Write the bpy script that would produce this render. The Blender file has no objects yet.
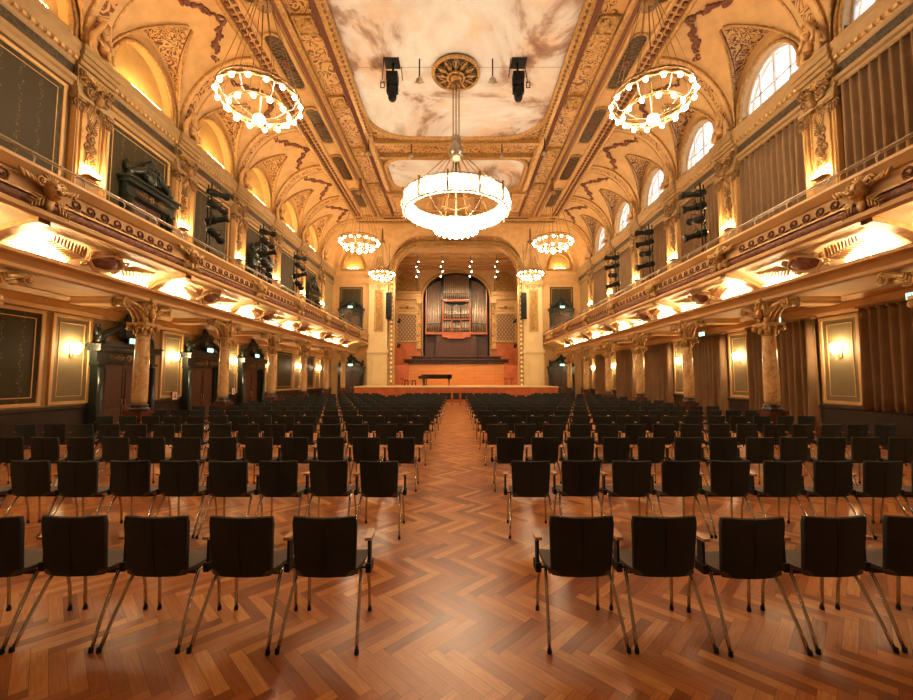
import bpy, bmesh, math, random
from math import sin, cos, pi, sqrt, radians, atan2
from mathutils import Vector, Matrix
random.seed(7)
S = bpy.context.scene
COL = S.collection

# ------------------------------------------------------------ materials
def new_mat(name):
    m = bpy.data.materials.new(name); m.use_nodes = True
    nt = m.node_tree
    b = nt.nodes['Principled BSDF']
    return m, nt, b
def N(nt, typ, **kw):
    n = nt.nodes.new(typ)
    for k, v in kw.items(): setattr(n, k, v)
    return n
def ramp(nt, fac, stops, interp='LINEAR'):
    r = N(nt, 'ShaderNodeValToRGB'); r.color_ramp.interpolation = interp
    e = r.color_ramp.elements
    while len(e) > 1: e.remove(e[-1])
    e[0].position = stops[0][0]; e[0].color = (*stops[0][1], 1)
    for p, c in stops[1:]:
        x = e.new(p); x.color = (*c, 1)
    nt.links.new(fac, r.inputs[0]); return r.outputs[0]
def coords(nt, scale=(1, 1, 1), kind='Object'):
    t = N(nt, 'ShaderNodeTexCoord'); mp = N(nt, 'ShaderNodeMapping')
    mp.inputs['Scale'].default_value = scale
    nt.links.new(t.outputs[kind], mp.inputs[0]); return mp.outputs[0]
def math_n(nt, op, a, b=None, c=None):
    n = N(nt, 'ShaderNodeMath', operation=op)
    for i, v in enumerate((a, b, c)):
        if v is None: continue
        if isinstance(v, (int, float)): n.inputs[i].default_value = v
        else: nt.links.new(v, n.inputs[i])
    return n.outputs[0]
def mix(nt, f, a, b):
    n = N(nt, 'ShaderNodeMix', data_type='RGBA')
    for sck, v in ((n.inputs[0], f), (n.inputs[6], a), (n.inputs[7], b)):
        if isinstance(v, (int, float)): sck.default_value = v
        elif isinstance(v, tuple): sck.default_value = (*v, 1)
        else: nt.links.new(v, sck)
    return n.outputs[2]
def plain(name, c, rough=.6, metal=0, var=.15, scale=3., bump=0., bscale=20., coat=0):
    m, nt, b = new_mat(name)
    b.inputs['Roughness'].default_value = rough; b.inputs['Metallic'].default_value = metal
    b.inputs['Coat Weight'].default_value = coat
    if var:
        n = N(nt, 'ShaderNodeTexNoise'); n.inputs['Scale'].default_value = scale; n.inputs['Detail'].default_value = 5
        nt.links.new(coords(nt), n.inputs['Vector'])
        lo = tuple(x*(1-var) for x in c); hi = tuple(min(1, x*(1+var)) for x in c)
        nt.links.new(ramp(nt, n.outputs[0], [(.3, lo), (.7, hi)]), b.inputs['Base Color'])
    else: b.inputs['Base Color'].default_value = (*c, 1)
    if bump:
        n2 = N(nt, 'ShaderNodeTexNoise'); n2.inputs['Scale'].default_value = bscale; n2.inputs['Detail'].default_value = 4
        nt.links.new(coords(nt), n2.inputs['Vector'])
        bp = N(nt, 'ShaderNodeBump'); bp.inputs['Strength'].default_value = bump; bp.inputs['Distance'].default_value = .03
        nt.links.new(n2.outputs[0], bp.inputs['Height']); nt.links.new(bp.outputs[0], b.inputs['Normal'])
    return m
def glow(name, c, s):
    m, nt, b = new_mat(name)
    b.inputs['Base Color'].default_value = (*c, 1)
    b.inputs['Emission Color'].default_value = (*c, 1); b.inputs['Emission Strength'].default_value = s
    return m
def patterned(name, base, dark, scale, lo=.46, hi=.54, rough=.5, metal=0, dist=1.6, bump=.3):
    """painted arabesques: warped wave lines over a ground"""
    m, nt, b = new_mat(name)
    co = coords(nt, (scale,)*3)
    n = N(nt, 'ShaderNodeTexNoise'); n.inputs['Scale'].default_value = .8; n.inputs['Detail'].default_value = 1; n.inputs['Distortion'].default_value = dist
    nt.links.new(co, n.inputs['Vector'])
    n2 = math_n(nt, 'FRACT', math_n(nt, 'MULTIPLY', n.outputs[0], 5.5))
    f = ramp(nt, n2, [(0, dark), (lo-.1, dark), (lo, base), (hi+.4, base), (1, dark)])
    nt.links.new(f, b.inputs['Base Color']); b.inputs['Roughness'].default_value = rough; b.inputs['Metallic'].default_value = metal
    if bump:
        bp = N(nt, 'ShaderNodeBump'); bp.inputs['Strength'].default_value = bump; bp.inputs['Distance'].default_value = .04
        nt.links.new(n2, bp.inputs['Height']); nt.links.new(bp.outputs[0], b.inputs['Normal'])
    return m
M = {}
M['cream'] = plain('cream_plaster', (.62, .385, .165), .62, var=.10, scale=1.5)
M['cove'] = plain('cove_plaster', (.62, .395, .175), .6, var=.13, scale=2.2)
M['wallcream'] = plain('wall_cream', (.36, .235, .105), .6, var=.1)
M['brown'] = plain('brown_paint', (.17, .06, .03), .6, var=.2, scale=8)
M['gold'] = plain('gilded_plaster', (.50, .30, .11), .42, .35, var=.35, scale=9, bump=.25, bscale=14)
M['golddark'] = plain('aged_gilding', (.26, .145, .055), .45, .35, var=.4, scale=11, bump=.5, bscale=22)
M['garland'] = plain('painted_garland', (.20, .075, .045), .6, 0, var=.5, scale=14, bump=.7, bscale=22)
M['ivory'] = plain('ivory_stone', (.74, .58, .31), .5, var=.06, scale=1)
M['darkfrieze'] = patterned('dark_frieze', (.025, .022, .015), (.10, .06, .03), 7)
M['arab'] = patterned('painted_arabesque', (.60, .37, .15), (.11, .04, .02), 3.4, .46, .5)
M['strip'] = patterned('painted_strip', (.60, .35, .12), (.15, .055, .018), 2.2, .36, .55)
M['carved'] = patterned('carved_gilding', (.62, .38, .12), (.14, .06, .02), 5, .35, .6, .4, .4, bump=.8)
M['olive'] = plain('olive_panel', (.20, .15, .07), .7, var=.08)
M['curtain'] = plain('curtain_fabric', (.21, .125, .062), .85, var=.1, scale=3)
M['wains'] = plain('dark_wainscot', (.022, .015, .013), .35, var=.3)
M['doorsur'] = plain('dark_green_surround', (.012, .019, .016), .28, var=.5, scale=8)
M['doorwood'] = plain('dark_red_door_wood', (.07, .026, .016), .4, var=.3, scale=6)
M['redwood'] = plain('red_wood', (.42, .11, .035), .35, var=.2, scale=2)
M['black'] = plain('black_metal', (.004, .005, .005), .55, var=0)
M['black'].node_tree.nodes['Principled BSDF'].inputs['Specular IOR Level'].default_value = .25
M['chrome'] = plain('chrome', (.50, .50, .50), .12, 1, var=0)
M['steel'] = plain('steel_rail', (.45, .40, .33), .3, .9, var=0)
M['fabric'] = plain('shaded_chair_fabric', (.013, .019, .021), .9, var=.25, scale=60, bump=.15, bscale=300)  # one upholstery: back painted darker, as its rear faces away from the light
M['litfab'] = plain('lit_chair_fabric', (.085, .062, .050), .9, var=.2, scale=60)  # same upholstery in lighter brown; light from above put into the colour
M['armwood'] = plain('arm_wood', (.42, .19, .07), .38, var=.15, scale=10)
M['redmarble'] = plain('red_marble', (.10, .03, .02), .25, var=.5, scale=7)
M['darkbase'] = plain('dark_base', (.02, .014, .01), .3, var=.2)
M['white'] = plain('white_paper', (.8, .78, .8), .6, var=0)
M['redframe'] = plain('red_frame', (.4, .06, .04), .5, var=0)
M['orgpipe'] = plain('organ_pipe_metal', (.46, .36, .28), .36, .5, var=.2)
M['organdark'] = plain('organ_niche_green', (.014, .02, .015), .35, var=.3)
M['pianoblack'] = plain('piano_lacquer', (.006, .006, .006), .12, var=0, coat=1)
M['glass'] = plain('frosted_lens', (.8, .8, .78), .15, var=0)
M['lens'] = plain('spotlight_lens', (.10, .12, .13), .1, var=0)
M['bulb'] = glow('lamp_bulb', (1, .76, .47), 125)
M['crystal'] = glow('lit_crystal', (1, .78, .50), 13)
def crystal():
    m = M['crystal']; nt = m.node_tree; b = nt.nodes['Principled BSDF']
    v = N(nt, 'ShaderNodeTexVoronoi'); v.inputs['Scale'].default_value = 1; nt.links.new(coords(nt, (6, 6, 4)), v.inputs['Vector'])
    f = math_n(nt, 'MULTIPLY', math_n(nt, 'POWER', math_n(nt, 'SUBTRACT', 1.05, v.outputs[0]), 5), 55)
    nt.links.new(math_n(nt, 'ADD', f, .75), b.inputs['Emission Strength'])
crystal()
M['warmlamp'] = glow('warm_lamp', (1, .66, .30), 260)
M['covelamp'] = glow('cove_lamp', (1, .70, .40), 150)
M['lunlamp'] = glow('lunette_lamp', (1, .62, .25), 85)
M['exit'] = glow('exit_sign_glow', (.30, .95, .75), 2.2)
M['spotlit'] = glow('stage_spot_lens', (1, .9, .75), 22)
M['archstud'] = glow('glowing_gold_stud', (1, .72, .36), .22)  # gold ornaments, no lamps; their shine is put in as emission

M['nicheback'] = plain('niche_paint', (.42, .28, .10), .45, var=.1)
def marble():
    m, nt, b = new_mat('yellow_marble')
    co = coords(nt, (3, 3, 3))
    n = N(nt, 'ShaderNodeTexNoise'); n.inputs['Scale'].default_value = 1.6; n.inputs['Detail'].default_value = 8; n.inputs['Distortion'].default_value = 1.2
    nt.links.new(co, n.inputs['Vector'])
    nt.links.new(ramp(nt, n.outputs[0], [(.3, (.30, .12, .045)), (.42, (.52, .30, .12)), (.6, (.62, .42, .20)), (.75, (.42, .22, .09))]), b.inputs['Base Color'])
    b.inputs['Roughness'].default_value = .22
    return m
M['marble'] = marble()

def wallpaper():
    m, nt, b = new_mat('striped_wallpaper')
    co = coords(nt); sx = N(nt, 'ShaderNodeSeparateXYZ'); nt.links.new(co, sx.inputs[0])
    x, z = sx.outputs[0], sx.outputs[2]
    xs = math_n(nt, 'ADD', x, math_n(nt, 'MULTIPLY', math_n(nt, 'SINE', math_n(nt, 'MULTIPLY', z, 14)), .035))
    d = math_n(nt, 'ABSOLUTE', math_n(nt, 'SUBTRACT', math_n(nt, 'FRACT', math_n(nt, 'MULTIPLY', xs, 1/.52)), .5))
    line = math_n(nt, 'LESS_THAN', math_n(nt, 'ABSOLUTE', math_n(nt, 'SUBTRACT', d, .05)), .028)
    vor = N(nt, 'ShaderNodeTexVoronoi'); vor.inputs['Scale'].default_value = 16; nt.links.new(co, vor.inputs['Vector'])
    f = math_n(nt, 'MULTIPLY', math_n(nt, 'MULTIPLY', line, .62), math_n(nt, 'LESS_THAN', vor.outputs[0], .42))
    nt.links.new(mix(nt, f, (.046, .036, .017), (.22, .15, .07)), b.inputs['Base Color']); b.inputs['Specular IOR Level'].default_value = .2
    b.inputs['Roughness'].default_value = .6
    return m
M['paper'] = wallpaper()

def painting():
    m, nt, b = new_mat('sky_fresco')
    co = coords(nt, (.20, .20, .3))
    n = N(nt, 'ShaderNodeTexNoise'); n.inputs['Scale'].default_value = 1.15; n.inputs['Detail'].default_value = 8; n.inputs['Roughness'].default_value = .62; n.inputs['Distortion'].default_value = .7
    nt.links.new(co, n.inputs['Vector'])
    n3 = N(nt, 'ShaderNodeTexNoise'); n3.inputs['Scale'].default_value = 2.1; n3.inputs['Detail'].default_value = 3
    nt.links.new(co, n3.inputs['Vector'])
    a = ramp(nt, n.outputs[0], [(.33, (.16, .13, .14)), (.41, (.42, .30, .25)), (.46, (.72, .71, .74)), (.56, (.82, .88, .95)), (.68, (.52, .58, .66))])
    c = ramp(nt, n3.outputs[0], [(.50, (1, 1, 1)), (.66, (1.0, .82, .66))])
    mm = N(nt, 'ShaderNodeMix', data_type='RGBA', blend_type='MULTIPLY'); mm.inputs[0].default_value = 1
    nt.links.new(a, mm.inputs[6]); nt.links.new(c, mm.inputs[7]); nt.links.new(mm.outputs[2], b.inputs['Base Color'])
    b.inputs['Roughness'].default_value = .7
    return m
M['painting'] = painting()

def parquet():
    m, nt, b = new_mat('herringbone_parquet')
    t = N(nt, 'ShaderNodeTexCoord'); mp = N(nt, 'ShaderNodeMapping')
    W = .088; n = 6
    mp.inputs['Scale'].default_value = (1/W, 1/W, 1); mp.inputs['Rotation'].default_value = (0, 0, radians(45))
    mp.inputs['Location'].default_value = (300.3, 300.7, 0)
    nt.links.new(t.outputs['Object'], mp.inputs[0])
    s = N(nt, 'ShaderNodeSeparateXYZ'); nt.links.new(mp.outputs[0], s.inputs[0])
    x, y = s.outputs[0], s.outputs[1]
    i = math_n(nt, 'FLOOR', x); j = math_n(nt, 'FLOOR', y)
    fx = math_n(nt, 'SUBTRACT', x, i); fy = math_n(nt, 'SUBTRACT', y, j)
    k = math_n(nt, 'FLOORED_MODULO', math_n(nt, 'SUBTRACT', i, j), 2*n)
    hor = math_n(nt, 'LESS_THAN', k, n-.5)
    idx = math_n(nt, 'SUBTRACT', i, math_n(nt, 'MULTIPLY', hor, k))
    kv = math_n(nt, 'SUBTRACT', 2*n-1, k)
    nh = math_n(nt, 'SUBTRACT', 1, hor)
    idy = math_n(nt, 'SUBTRACT', j, math_n(nt, 'MULTIPLY', nh, kv))
    def sel(a, c): return math_n(nt, 'ADD', math_n(nt, 'MULTIPLY', hor, a), math_n(nt, 'MULTIPLY', nh, c))
    across = sel(fy, fx); along = sel(math_n(nt, 'ADD', k, fx), math_n(nt, 'ADD', kv, fy))
    cb = N(nt, 'ShaderNodeCombineXYZ'); nt.links.new(idx, cb.inputs[0]); nt.links.new(idy, cb.inputs[1]); nt.links.new(hor, cb.inputs[2])
    wn = N(nt, 'ShaderNodeTexWhiteNoise', noise_dimensions='3D'); nt.links.new(cb.outputs[0], wn.inputs['Vector'])
    grain_v = N(nt, 'ShaderNodeCombineXYZ')
    nt.links.new(math_n(nt, 'MULTIPLY', along, .18), grain_v.inputs[0]); nt.links.new(math_n(nt, 'MULTIPLY', across, 2.5), grain_v.inputs[1])
    nt.links.new(math_n(nt, 'MULTIPLY', wn.outputs[0], 90), grain_v.inputs[2])
    g = N(nt, 'ShaderNodeTexNoise'); g.inputs['Scale'].default_value = 3; g.inputs['Detail'].default_value = 4
    nt.links.new(grain_v.outputs[0], g.inputs['Vector'])
    tone = math_n(nt, 'ADD', math_n(nt, 'MULTIPLY', wn.outputs[0], .62), math_n(nt, 'MULTIPLY', g.outputs[0], .5))
    c = ramp(nt, tone, [(.14, (.17, .042, .010)), (.42, (.35, .108, .026)), (.72, (.54, .205, .052)), (1.0, (.78, .40, .14))])
    e1 = math_n(nt, 'MINIMUM', across, math_n(nt, 'SUBTRACT', 1, across))
    e2 = math_n(nt, 'MINIMUM', along, math_n(nt, 'SUBTRACT', n, along))
    gap = math_n(nt, 'LESS_THAN', math_n(nt, 'MINIMUM', e1, e2), .018)
    c2 = mix(nt, math_n(nt, 'MULTIPLY', gap, .7), c, (.05, .018, .008))
    nt.links.new(c2, b.inputs['Base Color'])
    b.inputs['Roughness'].default_value = .31
    b.inputs['Coat Weight'].default_value = .10; b.inputs['Coat Roughness'].default_value = .2
    return m
M['parquet'] = parquet()

def lattice():
    m, nt, b = new_mat('lattice_fabric')
    co = coords(nt, (2.6, 1, 2.0)); s = N(nt, 'ShaderNodeSeparateXYZ'); nt.links.new(co, s.inputs[0])
    a = math_n(nt, 'ABSOLUTE', math_n(nt, 'SUBTRACT', math_n(nt, 'FRACT', math_n(nt, 'ADD', s.outputs[0], s.outputs[2])), .5))
    c = math_n(nt, 'ABSOLUTE', math_n(nt, 'SUBTRACT', math_n(nt, 'FRACT', math_n(nt, 'SUBTRACT', s.outputs[0], s.outputs[2])), .5))
    f = math_n(nt, 'LESS_THAN', math_n(nt, 'ADD', a, c), .38)
    nt.links.new(mix(nt, f, (.19, .105, .05), (.40, .27, .14)), b.inputs['Base Color']); b.inputs['Roughness'].default_value = .8
    return m
M['lattice'] = lattice()
def paneling():
    m, nt, b = new_mat('orange_wood_boards')
    co = coords(nt, (1, 1, 1)); s = N(nt, 'ShaderNodeSeparateXYZ'); nt.links.new(co, s.inputs[0])
    g1 = math_n(nt, 'LESS_THAN', math_n(nt, 'FRACT', math_n(nt, 'MULTIPLY', s.outputs[2], 2.8)), .06)
    g2 = math_n(nt, 'LESS_THAN', math_n(nt, 'FRACT', math_n(nt, 'MULTIPLY', math_n(nt, 'ADD', s.outputs[0], .35), .45)), .012)
    n = N(nt, 'ShaderNodeTexNoise'); n.inputs['Scale'].default_value = 1.5; n.inputs['Detail'].default_value = 6
    nt.links.new(coords(nt, (.5, 1, 8)), n.inputs['Vector'])
    c = ramp(nt, n.outputs[0], [(.3, (.52, .19, .05)), (.7, (.66, .30, .09))])
    nt.links.new(mix(nt, math_n(nt, 'MULTIPLY', math_n(nt, 'MAXIMUM', g1, g2), .5), c, (.2, .06, .02)), b.inputs['Base Color'])
    b.inputs['Roughness'].default_value = .35
    return m
M['boards'] = paneling()

# ------------------------------------------------------------ mesh builder
class MB:
    def __init__(s): s.v = []; s.f = []; s.m = []; s.sm = []; s.cur = 0
    def add(s, vs, fs, smooth=False, T=None):
        o = len(s.v)
        if T is not None: vs = [T @ Vector(p) for p in vs]
        s.v += [tuple(p) for p in vs]
        for f in fs: s.f.append(tuple(i+o for i in f)); s.m.append(s.cur); s.sm.append(smooth)
        return s
    def box(s, x0, x1, y0, y1, z0, z1, T=None):
        if x0 > x1: x0, x1 = x1, x0
        vs = [(x, y, z) for z in (z0, z1) for y in (y0, y1) for x in (x0, x1)]
        return s.add(vs, [(0, 2, 3, 1), (4, 5, 7, 6), (0, 1, 5, 4), (2, 6, 7, 3), (0, 4, 6, 2), (1, 3, 7, 5)], False, T)
    def grid(s, rows, closed_u=False, closed_v=False, smooth=True, T=None, cap=False):
        nr = len(rows); nc = len(rows[0]); vs = [p for r in rows for p in r]; fs = []
        for a in range(nr if closed_v else nr-1):
            for b in range(nc if closed_u else nc-1):
                a2 = (a+1) % nr; b2 = (b+1) % nc
                fs.append((a*nc+b, a*nc+b2, a2*nc+b2, a2*nc+b))
        if cap: fs.append(tuple(range(nc))[::-1]); fs.append(tuple((nr-1)*nc+i for i in range(nc)))
        return s.add(vs, fs, smooth, T)
    def lathe(s, prof, n=16, T=None, smooth=True, c=(0, 0, 0)):
        rows = [[(c[0]+r*cos(2*pi*i/n), c[1]+r*sin(2*pi*i/n), c[2]+z) for i in range(n)] for r, z in prof]
        return s.grid(rows, closed_u=True, smooth=smooth, T=T, cap=True)
    def tube(s, pts, r, n=6, T=None, cap=True, closed=False):
        pts = [Vector(p) for p in pts]; rows = []; L = len(pts)
        up = None
        for i, p in enumerate(pts):
            if closed: d = pts[(i+1) % L]-pts[i-1]
            else: d = pts[min(i+1, L-1)]-pts[max(i-1, 0)]
            if d.length < 1e-9: d = Vector((0, 0, 1))
            d.normalize()
            if up is None:
                up = Vector((0, 0, 1)) if abs(d.z) < .9 else Vector((0, 1, 0))
            a = d.cross(up)
            if a.length < 1e-4: a = d.cross(Vector((1, .3, .2)))
            a.normalize(); up = a.cross(d).normalized()
            rr = r[i] if isinstance(r, (list, tuple)) else r
            rows.append([p+a*(rr*cos(2*pi*k/n))+up*(rr*sin(2*pi*k/n)) for k in range(n)])
        return s.grid(rows, closed_u=True, closed_v=closed, T=T, cap=cap and not closed)
    def ell(s, c, r, R=None, nu=8, nv=6, T=None):
        r = (r, r, r) if isinstance(r, (int, float)) else r
        rows = []
        for j in range(1, nv):
            th = pi*j/nv
            rows.append([Vector((r[0]*sin(th)*cos(2*pi*i/nu), r[1]*sin(th)*sin(2*pi*i/nu), r[2]*cos(th))) for i in range(nu)])
        top = Vector((0, 0, r[2])); bot = Vector((0, 0, -r[2]))
        if R is not None:
            rows = [[R @ p for p in q] for q in rows]; top = R @ top; bot = R @ bot
        C = Vector(c); vs = [C+top]+[C+p for q in rows for p in q]+[C+bot]; fs = []
        for i in range(nu): fs.append((0, 1+i, 1+(i+1) % nu))
        for j in range(nv-2):
            for i in range(nu):
                a = 1+j*nu; fs.append((a+i, a+nu+i, a+nu+(i+1) % nu, a+(i+1) % nu))
        l = len(vs)-1; a = 1+(nv-2)*nu
        for i in range(nu): fs.append((l, a+(i+1) % nu, a+i))
        return s.add(vs, fs, True, T)
    def prism(s, poly, y0, y1, T=None, smooth=False):
        """polygon in x,z pushed from y0 to y1"""
        n = len(poly); vs = [(x, y0, z) for x, z in poly]+[(x, y1, z) for x, z in poly]
        fs = [tuple(range(n)), tuple(range(n, 2*n))[::-1]]
        s.add(vs, fs, False, T); o = len(s.v)-2*n
        for i in range(n):
            s.f.append((o+i, o+(i+1) % n, o+n+(i+1) % n, o+n+i)); s.m.append(s.cur); s.sm.append(smooth)
        return s
    def prof(s, pts, y0, y1, side=1):
        """closed profile in (x,z) extruded along world Y, x mirrored by side"""
        return s.prism([(side*x, z) for x, z in pts], y0, y1)
    def band(s, inner, outer, y0, y1, T=None):
        """ring-like strip between two open outlines in x,z with depth y0..y1"""
        n = len(inner)
        rows = [[(x, y0, z) for x, z in inner], [(x, y0, z) for x, z in outer], [(x, y1, z) for x, z in outer], [(x, y1, z) for x, z in inner]]
        return s.grid(rows, closed_v=True, smooth=False, T=T)
    def build(s, name, mats, parent=None, label=None, cat=None, group=None, kind=None, base=False, auto=True):
        me = bpy.data.meshes.new(name)
        vs = s.v; org = None
        if base:
            xs = [p[0] for p in vs]; ys = [p[1] for p in vs]; zs = [p[2] for p in vs]
            org = Vector(((min(xs)+max(xs))/2, (min(ys)+max(ys))/2, min(zs)))
            vs = [(p[0]-org.x, p[1]-org.y, p[2]-org.z) for p in vs]
        me.from_pydata(vs, [], s.f)
        for m in (mats if isinstance(mats, (list, tuple)) else [mats]): me.materials.append(M[m])
        me.polygons.foreach_set('material_index', s.m); me.polygons.foreach_set('use_smooth', s.sm)
        bm = bmesh.new(); bm.from_mesh(me); bmesh.ops.recalc_face_normals(bm, faces=bm.faces); bm.to_mesh(me); bm.free()
        o = bpy.data.objects.new(name, me); COL.objects.link(o)
        if org: o.location = org
        if parent: o.parent = parent
        return tag(o, label, cat, group, kind)
def tag(o, label=None, cat=None, group=None, kind=None):
    if label: o['label'] = label
    if cat: o['category'] = cat
    if group: o['group'] = group
    if kind: o['kind'] = kind
    return o
def empty(name, loc=(0, 0, 0), rz=0, **kw):
    o = bpy.data.objects.new(name, None); COL.objects.link(o); o.empty_display_size = .2
    o.location = loc; o.rotation_euler = (0, 0, rz); return tag(o, **kw)
def copy_tree(o, parent=None):
    c = o.copy(); COL.objects.link(c)
    if parent: c.parent = parent
    for ch in o.children: copy_tree(ch, c)
    return c
def put(o, loc, rz=None, label=None, group=None):
    o.location = loc
    if rz is not None: o.rotation_euler = (0, 0, rz)
    if label: o['label'] = label
    if group: o['group'] = group
    return o
def place_all(proto, spots):
    """spots: (loc, rz, label)"""
    objs = [proto]+[copy_tree(proto) for _ in spots[1:]]
    for o, (loc, rz, lab) in zip(objs, spots): put(o, loc, rz, lab)
    return objs
ORD = ['first', 'second', 'third', 'fourth', 'fifth', 'sixth', 'seventh', 'eighth', 'ninth', 'tenth', 'eleventh', 'twelfth', 'thirteenth', 'fourteenth', 'fifteenth', 'sixteenth']
RL = {-1: radians(90), 1: radians(-90)}      # things on the side walls face the hall
SN = {-1: 'left', 1: 'right'}
def Ry(a): return Matrix.Rotation(a, 3, 'Y')

# ornaments in a frame where x is across, z up and -y comes out of the wall
def spiral(mb, cx, cz, r, turns=1.6, d=1, a0=0, y=-.05, th=.03, n=22, T=None):
    pts = []; rs = []
    for i in range(n+1):
        t = i/n; rr = r*(1-.82*t); a = a0+d*t*turns*2*pi
        pts.append((cx+rr*cos(a), y-.04*t, cz+rr*sin(a))); rs.append(th*(1-.35*t))
    mb.tube(pts, rs, 5, T)
    mb.ell((cx, y-.05, cz), r*.24, nu=6, nv=4, T=T)
def leafspray(mb, x, z, ang, L, n=7, w=.16, y=-.06, T=None):
    """palm frond: paired leaflets along a rib"""
    d = Vector((cos(ang), 0, sin(ang)))
    mb.tube([Vector((x, y, z)), Vector((x, y-.03, z))+d*L*.5, Vector((x, y, z))+d*L], [.022, .016, .006], 5, T)
    for i in range(n):
        t = (i+.5)/n
        for sgn in (-1, 1):
            a = ang+sgn*.75
            l = w*(1.3-.7*t)
            c = Vector((x, y-.03, z))+d*(L*t)+Vector((cos(a), 0, sin(a)))*l*.8
            mb.ell(c, (l, .02, l*.17), Ry(-a), 6, 4, T)
def shell(mb, x, z, r, y=-.05, T=None, n=7, up=1):
    for i in range(n):
        a = pi*(i+.5)/n*up
        mb.ell((x+cos(a)*r*.55, y, z+sin(a)*r*.55), (r*.5, r*.22, r*.15), Ry(-a), 6, 4, T)
    mb.ell((x, y-.03, z), r*.25, nu=6, nv=4, T=T)
def rosette(mb, x, z, r, y=-.03, n=6, T=None):
    for i in range(n):
        a = 2*pi*i/n
        mb.ell((x+cos(a)*r*.6, y, z+sin(a)*r*.6), (r*.42, r*.2, r*.3), Ry(-a), 6, 4, T)
    mb.ell((x, y-.02, z), r*.28, nu=6, nv=4, T=T)
def arch_pts(w, h, z0, n=24, stilt=0., pw=2.0):
    pts = []
    for i in range(n+1):
        a = pi*i/n; c, sn = cos(a), sin(a)
        pts.append((-w*math.copysign(abs(c)**(2/pw), c), z0+stilt+(h-stilt)*abs(sn)**(2/pw)))
    if stilt: pts = [(-w, z0)]+pts+[(w, z0)]
    return pts

# ------------------------------------------------------------ dimensions
YS = [12.3+4.38*k for k in range(-4, 6)]      # column lines, index k+4
def YK(k): return 12.3+4.38*k
Y0, Y1 = -6.0, 38.0
XW = 11.65; ZC = 15.5; ZK = 12.0; XC = 8.5
YCE = 34.4

# ------------------------------------------------------------ setting
MB().box(-XW, XW, Y0, Y1+.3, -.2, 0).build('floor', 'parquet', kind='structure')
for s in (-1, 1):
    w = MB(); w.box(s*XW, s*(XW+.4), Y0, Y1+.3, -.2, 12.0)
    wall = w.build('wall_'+SN[s], 'wallcream', kind='structure')
    # gallery entablature and picture rail on the wall
    e = MB()
    e.prof([(XW, 3.86), (XW-.08, 3.86), (XW-.10, 3.98), (XW-.06, 4.0), (XW-.06, 4.2), (XW-.22, 4.34), (XW, 4.34)], Y0, Y1, s)
    e.build('trim_cornice', 'cream', wall, kind='structure')
    MB().prof([(XW, 0), (XW-.07, 0), (XW-.07, .98), (XW-.11, 1.02), (XW-.11, 1.1), (XW, 1.1)], Y0, Y1, s).build('baseboard_'+SN[s], 'wains', kind='structure')
r = MB().box(-XW-.4, XW+.4, Y0-.3, Y0, -.2, 16.2); r.build('wall_rear', 'wallcream', kind='structure')

# --- lunette walls above the cornice -----------------------------------------
WH, HH = 1.42, 2.15        # opening half width, height
WO, HO = 1.86, 2.62        # outer arch of the vault cap
BAYS = list(range(-4, 6))   # bay k lies between column k and k+1 ; centre:
def BC(k): return YK(k)+2.19
def lun_strip(T, mb, half=2.19, y0=0, y1=.35):
    inner = arch_pts(WH, HH, ZK, 28, .5); outer = arch_pts(half, 3.3, ZK, 28, .5)
    mb.band(inner, outer, y0, y1, T)
for s in (-1, 1):
    mb = MB()
    for k in BAYS:
        T = Matrix.Translation((s*XW, BC(k), 0)) @ Matrix.Rotation(RL[s], 4, 'Z')
        lun_strip(T, mb)
    mb.build('trim_lunette_wall_'+SN[s], 'cream', kind='structure')

# --- vaulted cove as one continuous surface ----------------------------------
def prof_c(d):     # height of plain cove at distance d (0..3.1) from the wall
    t = min(1, max(0, d/(XW-XC))); return ZK+(ZC-ZK)*sqrt(max(0, 1-(1-t)**2.15))
def arch_out(x):
    x = abs(x)
    if x >= 6.35: return -1
    if x < 3.4: return 14.95
    return 11.9+3.05*sqrt(max(0, 1-((x-3.4)/2.95)**2))
def pen(u, d, w0=WO, h0=HO, L=2.15):
    if d >= L: return -1
    q = 1-d/L; w = w0*q**.62
    if abs(u) >= w: return -1
    u1 = abs(u)/w
    return ZK+(h0+.62*(d/L)**.8)*(1-u1**2.3)**.5
def height(x, y):
    dx = XW-abs(x); dy = Y1-y
    z = prof_c(dx); z = min(z, prof_c(dy*(XW-XC)/(Y1-YCE))); src = 0
    if y < 34.6:
        k = round((y-BC(0))/4.38); p = pen(y-BC(k), dx)
        if p > z: z = p; src = 1
    u = abs(x)-9.75
    p = pen(u, dy, 1.3, 2.2, 1.9)
    if p > z: z = p; src = 1
    a = arch_out(x)
    if a > z: z = a; src = 2
    return min(z, ZC+.0), src
dl = [0, .004, .012, .025, .05, .09, .14, .2, .28, .38, .5, .64, .8, .97, 1.15, 1.34, 1.53, 1.72, 1.9, 2.05, 2.2, 2.4, 2.65, 2.9, 3.15]
inner_x = [8.5-17*i/64 for i in range(1, 64)]
xs = [-(XW-d) for d in dl]+[-x for x in inner_x]+[(XW-d) for d in reversed(dl)]
xs = sorted(set(round(x, 4) for x in xs))
ys = [Y0+(YCE-Y0)*i/330 for i in range(331)]+[Y1-d*(Y1-YCE)/3.15 for d in reversed(dl[:-1])]
cv = MB(); vid = {}
for a, y in enumerate(ys):
    for b, x in enumerate(xs):
        if abs(x) < XC-.01 and y < YCE-.01: continue
        z, sr = height(x, y); vid[(a, b)] = (len(cv.v), sr); cv.v.append((x, y, z))
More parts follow.
